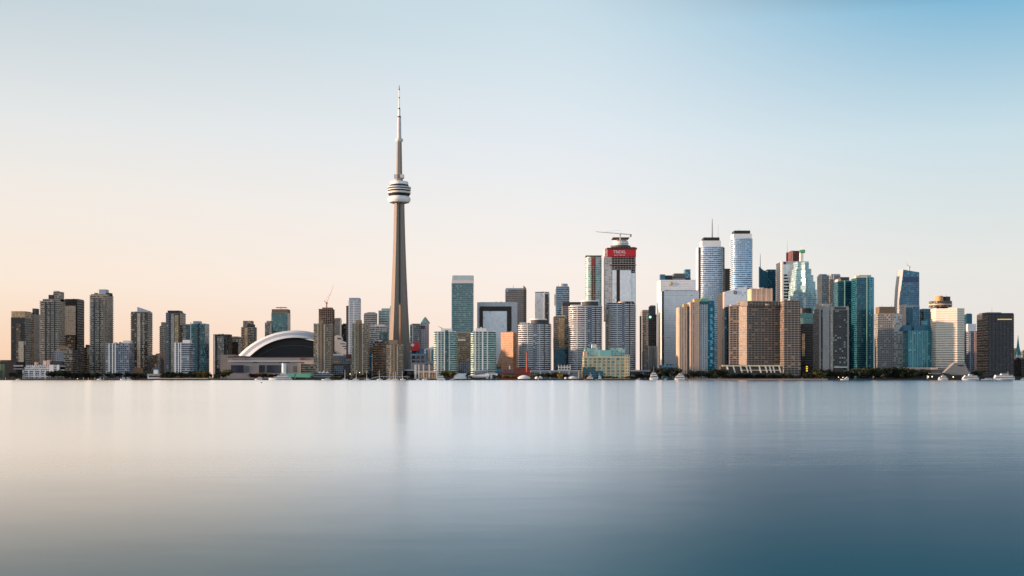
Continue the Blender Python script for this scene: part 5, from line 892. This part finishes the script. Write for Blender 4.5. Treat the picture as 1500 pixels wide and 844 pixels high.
for q in range(6): b.front('pier', 777+q*14, 778.2+q*14, 543.6, 555, .6, 'offwhite')
b.top('parapet', 777, 850, 542.4, None, 'bluegrey', -.04, .3); b.top('upper_storey', 818, 836, 534.5, None, fac('white_frame_windows', (190,194,198), (30,34,42), 4.2, 4.2, .7, .62, blinds=.0), .4, .9)
b = B('hotel_podium', 'low grey podium between the terminal and the stone block', 'podium', 922.5, 962, 543.4, 1700, 16, A['darkpunch']); b.front('cornice', b.x0, 961, 542.4, 544.4, .8, 'bluegrey'); b.front('cornice', 923, 935.5, 541.8, 543.8, 1.6, 'offwhite')
b = B('ramp_wall', 'long grey elevated road deck beneath the pale hotel tower', 'viaduct', 1278, 1422, 541.5, 1652, 12, P('viaduct_concrete', (96,98,100))); b.front('parapet', 1324, 1366, 538.2, 541.6, .8, 'grey'); b.front('underpass', 1330, 1356, 541, 543.5, .3, 'black'); b.front('parapet', 1282, 1323, 540.4, 542.4, .8, 'midgrey'); b.front('peach_canopy', 1363.5, 1373, 531 if False else 538.8, 541.4, 1.2, 'peach')  # canopy in plain peach colour
t = thing('fan_shell', 'grey faceted concrete hall shaped like a fan at the pale hotel base', 'hall', (wx(1402, 1634), 1634, GZ)); k = 1634/F; X = lambda p: (p-1402)*k; zz = lambda p: wz(p, 1634)-GZ
MB().loft([[(X(p), 0, zz(y)) for p, y in ((1383, 546), (1398, 550.5), (1417, 549), (1419.5, 546), (1413, 531), (1399, 531.4))], [(X(p), 16, zz(y)) for p, y in ((1386, 546), (1398, 549.5), (1416, 548.5), (1418, 546), (1412, 531.6), (1400, 532))]]).build('shell', [P('fan_concrete', (132,132,132), .85)], t)
MB().box(X(1393), X(1419), 1, 14, -1, zz(548)).build('base', ['darkgrey'], t); MB().box(X(1403), X(1411), -.5, .6, zz(536.5), zz(534.6)).build('window_strip', ['glassdark'], t)
b = B('ferry_terminal', 'dark ferry terminal with small lit windows on the east quay', 'ferry terminal', 1357, 1424, 549.5, 1618, 12, P('dark_terminal_wall', (36,37,40)), roof='darkgrey'); b.top('roof_slab', 1361, 1379, 546.6, 547.6, 'grey', .0, .8); b.front('mullion', 1358, 1359.4, 550, 556, .3, 'offwhite')
for px, y in ((1359.7, 552), (1365.4, 551.8), (1396.3, 552.4)): b.front('lit_window', px-.45, px+.45, y-.7, y+.7, .35, 'lamp')
b = B('quay_shed', 'small dark sheds behind the ferries at the charcoal tower base', 'shed', 1424, 1500, 551.5, 1640, 10, P('dark_shed_wall', (34,36,40))); b.top('roof_box', 1440, 1447, 549.4, None, 'darkgrey', .2, .8)
b = B('glass_pavilion', 'small pale blue pavilion among dark trees near the white marble slab', 'pavilion', 1040.5, 1052, 547.5, 1690, 10, A['blueglass']); b.front('peach_wall', 1052, 1056, 543 if False else 548, 555, .2, 'peach')

def tent(px0, px1, top, label, D=1612, kind='dome'):
    k = D/F; h = wz(top, D)-GZ; wd = (px1-px0)*k/2
    t = thing('event_tent', label, 'tent', (wx((px0+px1)/2, D), D, GZ), 'white event tents on the central quay')
    MB().prism(selli(0, 5, wd, 5, 20, 2.6), -.3, h*.35, smooth=True).build('wall_skirt', ['tent'], t)
    MB().prism(selli(0, 5, wd+.4, 5.4, 20, 2.4), h*.35, h*.72, top=selli(0, 5, wd*.72, 3.8, 20, 2.2), smooth=True).build('lower_roof', ['tent'], t)
    MB().prism(selli(0, 5, wd*.72, 3.8, 20, 2.2), h*.72+.01, h, top=selli(0, 5, wd*.22, 1.2, 20, 2), smooth=True).build('peak', ['tent'], t)
tent(758.5, 777, 549.6, 'widest white domed event tent, just beneath the brick chimney', 1614)
tent(783.5, 789.5, 551.4, 'small white peaked tent, nearer the chimney of a tight pair'); tent(788.8, 795, 551, 'small white peaked tent, farther from the chimney of a tight pair', 1616)
tent(832, 845.5, 550.8, 'rounded white event tent beside the green glass pavilion'); tent(827, 830.5, 552, 'tiny white kiosk tent beside the rounded event tent')

# ------------------------------------------------------------------ trees
def crown_mesh(seed, n=420):
    r = random.Random(seed); m = MB(); lobes = []
    for i in range(8):
        a = r.random()*2*PI; rr_ = r.uniform(.1, .42); lobes.append((rr_*math.cos(a), rr_*math.sin(a), r.uniform(.38, .8), r.uniform(.2, .36)))
    for i in range(n):
        l = r.choice(lobes); d = Vector((r.gauss(0, 1), r.gauss(0, 1), r.gauss(0, 1))).normalized()*l[3]*r.uniform(.55, 1.05)
        c = Vector((l[0]+d.x, l[1]+d.y, min(1.04, max(.2, l[2]+d.z*.8))))
        u = Vector((r.gauss(0, 1), r.gauss(0, 1), r.gauss(0, .7))).normalized(); v = u.orthogonal().normalized(); s_ = r.uniform(.035, .085)
        b0 = len(m.v); m.v += [tuple(c-u*s_-v*s_*.6), tuple(c+u*s_-v*s_*.7), tuple(c+u*s_*.8+v*s_*.7), tuple(c-u*s_*.9+v*s_*.6)]; m.face((b0, b0+1, b0+2, b0+3))
    return m
def trunk_mesh(seed):
    r = random.Random(seed); m = MB(); m.tube((0, 0, -.05), (.01, 0, .42), .035, .022, 7)
    for i in range(5):
        a = i*1.26+r.random()*.6; m.tube((0, 0, r.uniform(.22, .42)), (.3*math.cos(a), .3*math.sin(a), r.uniform(.5, .78)), .016, .006, 5)
    return m
CR = [crown_mesh(s) for s in range(5)]; TR = [trunk_mesh(s) for s in range(3)]
proto = {}
def tree(px, top, D, leaf, label, group, wf=1.0):
    kk = (R.randrange(5), leaf); h = wz(top, D)-GZ
    if kk not in proto:
        t = thing('tree', label, 'tree', (0, 0, 0), group)
        TR[R.randrange(3)].build('trunk', ['trunk'], t); CR[kk[0]].build('crown', [LEAF[leaf]], t); proto[kk] = t
    else: t = copy_tree(proto[kk]); t['label'] = label; t['group'] = group
    t.location = (wx(px, D), D, GZ); t.rotation_euler = (0, 0, R.random()*6.28); s_ = h*wf*R.uniform(.9, 1.2); t.scale = (s_, s_, h)
def trees(px0, px1, step, t0, t1, leaf, label, group, D=1626, dj=10, wf=1.0):
    px = px0
    while px < px1:
        tree(px, R.uniform(t0, t1), D+R.uniform(0, dj), leaf if isinstance(leaf, str) else R.choice(leaf), label, group, wf); px += step*R.uniform(.7, 1.3)
trees(72, 100, 4.5, 542, 547, 'deep', 'dark green tree beside the white stepped terrace apartments', 'trees beside the white terrace apartments')
trees(100, 145, 4.5, 545, 549, 'deep', 'dark green tree below the black framed tower', 'trees below the black framed tower')
trees(18, 34, 5, 543, 548, 'deep', 'dark tree between the warehouse row and the white terrace apartments', 'trees by the warehouse row')
trees(158, 214, 5, 544, 549, 'deep', 'dark green tree under the blue-grey condo block', 'trees under the blue-grey condo block')
trees(240, 272, 4.5, 544.5, 549, 'dark', 'dark green tree near the clubhouse under the copper-toned tower', 'trees near the clubhouse')
trees(272, 308, 4.2, 544, 547.5, ['olive', 'dark'], 'olive green tree behind the long boat canopy', 'trees behind the long boat canopy')
tree(298, 543.6, 1622, 'gold', 'golden-topped tree behind the long boat canopy', 'trees behind the long boat canopy', 1.3)
tree(318, 548.5, 1622, 'olive', 'small olive tree just west of the stadium side wing', None); tree(331, 540.8, 1622, 'olive', 'large round olive tree before the stadium side wing', None, 1.15); tree(326, 544, 1630, 'dark', 'dark tree behind the large round olive tree', None)
trees(367, 378, 4.5, 546, 549, 'rust', 'rust red autumn tree in front of the stadium', 'autumn trees before the stadium'); trees(378, 386, 4, 544.5, 546.5, ['gold', 'rust'], 'golden brown autumn tree in front of the stadium', 'golden trees before the stadium'); trees(387, 396, 4, 545, 547.5, 'dark', 'dark tree in front of the stadium beside the autumn trees', 'dark trees before the stadium')
trees(398, 412, 4.5, 547, 550, 'dark', 'dark tree behind the white motor yacht', 'trees behind the white motor yacht')
trees(488, 500, 3.6, 550.5, 552, 'olive', 'low olive bush between the tan slabs', 'low olive bushes between the tan slabs', wf=1.4)
trees(518, 566, 4.8, 545.5, 550.5, 'deep', 'dark tree in front of the middle tan slab', 'trees before the middle tan slab', D=1640)
trees(596, 612, 5, 547, 550, 'deep', 'dark tree beside the pale disc roof pavilion', 'trees beside the disc roof pavilion')
trees(648, 662, 4.0, 541.5, 547, ['dark', 'olive'], 'green tree at the foot of the west teal condo', 'trees at the foot of the west teal condo'); tree(663, 545, 1630, 'gold', 'golden tree between the white marquee and the west teal condo', None)
trees(672, 690, 5, 547.5, 550.5, 'dark', 'small dark tree between the teal condo pair', 'trees between the teal condo pair')
trees(724, 732, 4, 549, 551, 'dark', 'dark bush beside the white arcade', 'bushes beside the white arcade', wf=1.3)
trees(731, 762, 3.2, 549.4, 552, ['gold', 'olive', 'olive'], 'small golden olive tree before the brick power station', 'small trees before the brick power station', D=1620, dj=4, wf=1.2)
tree(777.5, 548.5, 1622, 'gold', 'golden tree beside the widest event tent', None); tree(783, 549.5, 1624, 'olive', 'olive tree behind the pair of small peaked tents', None)
trees(787, 800, 4, 546.5, 549.5, 'dark', 'dark green tree beside the small peaked tents', 'trees beside the small peaked tents', D=1640)
trees(799, 815, 3.6, 545, 548, 'dark', 'tall dark green tree before the quay building', 'tall trees before the quay building'); trees(822, 832, 3.6, 546, 549, 'dark', 'dark green tree beside the bright yellow tree', 'trees beside the bright yellow tree'); tree(819.6, 547.8, 1616, 'yellow', 'bright yellow autumn tree before the quay building', None)
tree(859, 548, 1614, 'gold', 'golden tree above the red and white tugboat', None)
trees(884, 935, 4.6, 550.5, 553.5, 'deep', 'low dark bush along the foot of the buff terminal', 'bushes along the buff terminal', D=1618, dj=5, wf=1.5)
trees(936, 962, 4.6, 546, 550.5, 'deep', 'dark tree before the old stone block', 'trees before the old stone block', D=1650)
trees(962, 992, 3.8, 537.5, 546, 'deep', 'tall dark tree below the white marble slab', 'trees below the white marble slab', D=1645, dj=20)
trees(994, 1012, 4.2, 546, 550, 'deep', 'dark tree at the base of the striped condo', 'trees at the base of the striped condo')
trees(1012, 1046, 3.8, 541.5, 547, ['deep', 'dark'], 'dark green tree between the striped condo and the hotel', 'trees between the striped condo and the hotel')
trees(1046, 1064, 4.2, 539.5, 544, 'dark', 'tall green tree standing before the hotel terrace end', 'trees before the hotel terrace end')
trees(1062, 1152, 4.0, 546.5, 550.5, 'deep', 'low dark tree in the hedge line under the hotel terrace', 'hedge line trees under the hotel terrace', D=1628, dj=8, wf=1.2)
trees(1152, 1192, 4.6, 546, 551, ['deep', 'dark'], 'dark tree in front of the domed black-roofed block', 'trees before the domed black-roofed block'); tree(1198, 543.5, 1626, 'olive', 'round olive tree before the hotel with the blank stair wall', None, 1.2); tree(1206, 545.5, 1628, 'olive', 'smaller olive tree before the hotel with the blank stair wall', None, 1.2)
trees(1192, 1246, 4.2, 539.5, 546, 'deep', 'dark tree under the hotel with the blank stair wall', 'trees under the hotel with the blank stair wall', dj=24)
trees(1246, 1288, 3.8, 537.5, 546, ['deep', 'dark'], 'dark tree at the base of the teal condo towers', 'trees at the base of the teal condo towers', dj=24)
trees(1288, 1326, 3.8, 536.5, 546, 'deep', 'dark tree below the grey punched concrete tower', 'trees below the grey punched tower', D=1622, dj=24)
trees(1324, 1362, 3.8, 537.5, 546, ['deep', 'dark'], 'dark tree under the road deck by the bright teal block', 'trees by the bright teal block', D=1622, dj=24)
trees(1418, 1432, 4, 542, 547, 'deep', 'dark tree between the fan hall and the charcoal tower', 'trees between the fan hall and the charcoal tower', D=1660)

# ------------------------------------------------------------------ boats, buoys, posts and lamps
def hull_mesh(Ln, Bm, fb, flare=.15):
    secs = []
    for i in range(9):
        t = i/8; x = -Ln/2+Ln*t; wdt = Bm/2*min(1, (1-t)*2.6+.04)**.6 if t > .5 else Bm/2*(.86+.14*t*2)
        sh = fb*(1+flare*2.2*max(0, t-.45)); secs.append([(x, -wdt*.6, -.5), (x, wdt*.6, -.5), (x, wdt, sh), (x, -wdt, sh)])
    return MB().loft(secs)
def yacht(px0, px1, label, decks, D=1590, hullm='hull', band='glassdark', fb=2.0, mast=None, group='boats moored along the quay', flip=True, funnel=None):
    k = D/F; Ln = (px1-px0)*k; Bm = min(9, Ln*.24)
    t = thing('boat', label, 'boat', (wx((px0+px1)/2, D), D, 0), group, PI if flip else 0)
    hull_mesh(Ln, Bm, fb).build('hull', [hullm], t)
    MB().box(-Ln*.44, Ln*.2, -Bm/2-.06, Bm/2+.06, fb*.55, fb*.72).build('rub_rail', [band], t)
    z = fb
    for q, (a, c, h) in enumerate(decks):
        w_ = Bm*(.42-.05*q); xa, xb = -Ln/2+Ln*a, -Ln/2+Ln*c
        d = MB().prism(rect(xa, xb, -w_, w_), z-.1, z+h, top=rect(xa+.2, xb-h*.6, -w_*.94, w_*.94)).build('deck_house', ['white'], t)
        MB().prism(rect(xa+h*.25, xb-h*.3, -w_-.05, w_+.05), z+h*.38, z+h*.78, top=rect(xa+h*.3, xb-h*.52, -w_*.965-.05, w_*.965+.05)).build('window_band', [band], d)
        MB().box(xa-.3, xb-h*.35, -w_-.25, w_+.25, z+h, z+h+.18).build('roof', ['white'], d); z += h+.15
    if mast: MB().tube((mast[0]*Ln, 0, z-1), (mast[0]*Ln, 0, z+mast[1]), .14, .07, 5).build('mast', ['offwhite'], t); MB().box(mast[0]*Ln-.9, mast[0]*Ln+.9, -.2, .2, z+mast[1]*.6, z+mast[1]*.6+.18).build('radar_bar', ['white'], t)
    if funnel: MB().prism(rect(funnel[0]*Ln-.8, funnel[0]*Ln+.8, -.8, .8), z-.5, z+funnel[1], top=rect(funnel[0]*Ln-.5, funnel[0]*Ln+.6, -.6, .6)).build('funnel', [funnel[2]], t)
    return t
def sailboat(px, label, mast, Lpx=9, D=1592, hullm='hull'):
    k = D/F; Ln = Lpx*k; t = thing('sailboat', label, 'sailboat', (wx(px, D), D, 0), 'sailboats with bare masts', PI if R.random() < .5 else 0)
    hull_mesh(Ln, Ln*.28, 1.2).build('hull', [hullm], t); MB().prism(rect(-Ln*.2, Ln*.15, -.9, .9), 1.1, 1.9, top=rect(-Ln*.18, Ln*.1, -.7, .7)).build('cabin', ['white'], t)
    MB().tube((.05*Ln, 0, .5), (.05*Ln, 0, wz(mast, D)), .3, .16, 6).build('mast', ['offwhite'], t); MB().tube((.05*Ln, 0, 2.6), (-.36*Ln, 0, 2.5), .16, .12, 6).build('boom', ['offwhite'], t); MB().tube((.05*Ln, 0, wz(mast, D)-.3), (.48*Ln, 0, 1.3), .05, .05, 4).build('forestay', ['steel'], t)
yacht(393.5, 427.5, 'largest white motor yacht, with stacked decks, moored before the stadium', [(.06, .8, 2.1), (.16, .64, 1.9), (.3, .5, 1.5)], fb=2.6, mast=(-.06, 3))
yacht(373, 384, 'small white cabin cruiser beside the largest motor yacht', [(.1, .75, 1.7), (.2, .5, 1.0)], fb=1.4)
yacht(471, 485, 'low white motor cruiser below the tented restaurant', [(.2, .66, 1.5)], fb=1.2)
yacht(176, 184, 'small white cruiser with short mast west of the clubhouse', [(.1, .7, 1.8)], fb=1.5, mast=(0, 4))
yacht(185, 193, 'small pale workboat beside the short-masted cruiser', [(.3, .7, 1.4)], fb=1.2)
yacht(142, 149, 'white speedboat under the blue-capped tower', [(.2, .7, 1.5)], fb=1.4); yacht(23, 29.5, 'tiny grey launch below the warehouse row', [(.3, .7, 1.2)], fb=.9)
yacht(640, 652, 'white tour boat with rounded bow at the peach pergola', [(.05, .9, 2.6), (.1, .8, 1.5)], fb=1.8, flip=False); yacht(618, 626, 'white cruiser moored under the tall white posts', [(.15, .75, 1.5)], fb=1.2); yacht(610, 615, 'tiny white launch at the pergola corner', [(.2, .8, 1.2)], fb=1.0)
yacht(659, 667, 'low blue-grey motorboat near the white marquee', [(.3, .7, 1.2)], fb=1.0, hullm='bluegrey')
yacht(855, 871, 'red and white tugboat at the green glass pavilion', [(.15, .7, 2.2), (.3, .55, 1.6)], fb=1.8, hullm='redlead', mast=(-.1, 5), funnel=(-.2, 2, 'orange'))
yacht(872, 883, 'grey patrol boat beside the tugboat', [(.2, .65, 2.4), (.3, .55, 1.6)], fb=1.8, hullm='steel', mast=(0, 4))
yacht(951.5, 963.5, 'tall white ship with bridge and lattice mast below the old stone block', [(.0, .98, 3.4), (.1, .9, 2.4), (.25, .75, 1.8)], fb=2.6, mast=(0, 8))
yacht(965, 977, 'low white barge with gangway next to the tall white ship', [(.1, .3, 1.2)], fb=.9, hullm='bluegrey'); yacht(988, 1003, 'white three-decked cruise boat below the striped condo', [(.02, .95, 2.4), (.08, .8, 2.2), (.2, .6, 1.6)], fb=2.0)
yacht(931.5, 940, 'low blue dinghy with cover near the terminal corner', [(.3, .7, .9)], fb=.8, hullm='bluegrey')
yacht(1374, 1388.5, 'white ferry with dark waistline at the lit terminal', [(.1, .95, 2.0), (.25, .7, 1.8)], fb=2.0, mast=(0, 3)); yacht(1409, 1433.5, 'longest white ferry, below the fan hall', [(.04, .97, 2.0), (.12, .88, 1.9), (.4, .62, 1.6)], fb=2.2, mast=(.05, 3))
yacht(1437, 1456, 'low white motor launch between the two ferries', [(.15, .7, 1.4)], fb=1.3); yacht(1455, 1485.5, 'white double-ended ferry before the charcoal tower', [(.02, .98, 2.2), (.08, .94, 2.0), (.3, .66, 1.8)], fb=2.4, mast=(-.2, 3))
yacht(1231, 1243, 'small white boat with a lit cabin before the dark tree bank', [(.0, .5, 1.8), (.1, .3, 1.0)], fb=1.4); yacht(1495, 1506, 'white boat at the far edge under the low dark block', [(.1, .8, 1.6)], fb=1.5)
for px, tp, l in ((504.8, 541.5, 'with an amber hull under the westmost mast of the tan slabs'), (521.4, 542.5, 'below the middle tan slab'), (537.8, 543, 'beside the middle tan slab edge'), (556, 542, 'behind the low arched footbridge'), (570.6, 541.5, 'with the brightest mast by the short tan slab'), (576.5, 544.5, 'with a short mast by the short tan slab'), (579.8, 544.2, 'tucked against the short tan slab foot'), (589.8, 544, 'at the east end of the arched footbridge')):
    sailboat(px, 'white sailboat '+l, tp, 10 if px < 540 else 8)
def mooring(px, D, h, label, float_=None):
    t = thing('mooring_post', label, 'post', (wx(px, D), D, -.2), 'orange mooring posts off the west shore'); MB().tube((0, 0, -2), (.1, 0, h), .42, .34, 7).build('shaft', ['orange'], t); MB().lathe([(.5, h), (.5, h+.35), (.1, h+.5)], 8).build('cap', ['offwhite'], t)
for px, D, l in ((8.2, 1520, 'below the pale green shed'), (66.5, 1500, 'below the white terrace apartments'), (122.5, 1520, 'in front of the black framed tower'), (129.5, 1515, 'between two others near the blue-capped tower'), (139, 1530, 'west of the speedboat'), (151.5, 1505, 'east of the speedboat')): mooring(px, D, 3.0, 'short orange mooring post standing in the lake '+l)
for px, D, l in ((383, 830, 'slim channel marker buoy floating off the small cabin cruiser'), (788.3, 1480, 'short white spar buoy floating off the tight tent pair')):
    t = thing('buoy', l, 'buoy', (wx(px, D), D, 0)); MB().lathe([(.5, -.5), (.55, .35), (.2, .6)], 10).build('float', ['wood' if D < 1000 else 'white'], t); MB().tube((0, 0, .4), (.05, 0, 2.9), .2, .14, 6).build('staff', ['offwhite'], t); MB().box(-.25, .3, -.25, .25, 2.6, 3.2).build('topmark', ['orange'], t)
t = thing('navigation_marker', 'small red cone marker on the quay near the terminal corner', 'marker', (wx(936.8, 1601), 1601, GZ)); MB().lathe([(.6, .1), (.5, .6), (.1, 1.6)], 8).build('cone', [P('bright_red_marker', (230,50,40), .5)], t)
for px0, px1, l in ((96, 112, 'below the black framed tower'), (160, 171, 'under the blue-grey condo block'), (198, 211, 'west of the white clubhouse'), (344, 362, 'before the stadium wall'), (492, 503, 'between two tan slabs'), (526, 536, 'at the middle tan slab'), (655, 672, 'by the white marquee'), (802, 822, 'before the quay building'), (896, 912, 'before the buff terminal'), (940, 949, 'beside the tall white ship'), (1392, 1404, 'between two white ferries')):
    k = 1592/F; t = thing('jetty', 'low dark timber jetty on piles '+l, 'jetty', (wx((px0+px1)/2, 1592), 1592, 0), 'timber jetties along the quay'); hw = (px1-px0)*k/2
    MB().box(-hw, hw, -1.4, 1.4, .75, 1.05).build('deck', ['wood'], t)
    for q in range(5): MB().tube((-hw+.3+q*(2*hw-.6)/4, -1.1, -2), (-hw+.3+q*(2*hw-.6)/4, -1.1, 1.5+.5*(q % 2)), .22, .2, 6).build('pile', ['wood'], t)
    MB().box(-.6, .6, 1.4, 9.0, .8, 1.0).build('gangway', ['steel'], t)
def lamp(px, D, h, label, lit=True):
    t = thing('street_lamp', label, 'lamp', (wx(px, D), D, GZ), 'quay lamps'); MB().tube((0, 0, -.2), (0, 0, h), .16, .09, 6).build('pole', ['darkgrey'], t); MB().lathe([(.1, h), (.42, h+.25), (.42, h+.6), (.1, h+.85)], 8).build('lamp_head', ['lamp' if lit else 'offwhite'], t)
for px, y, l in ((1228.2, 552.6, 'lit quay lamp among dark trees near the lit-cabin boat'), (1234.7, 553, 'lit quay lamp over the lit-cabin boat'), (512.8, 548, 'lit quay lamp between two tan slabs'), (526.8, 545.8, 'lit quay lamp at the middle tan slab'), (113.4, 555, 'lit amber quay lamp below the black framed tower')): lamp(px, 1606, wz(y, 1606)-GZ-.4, l)
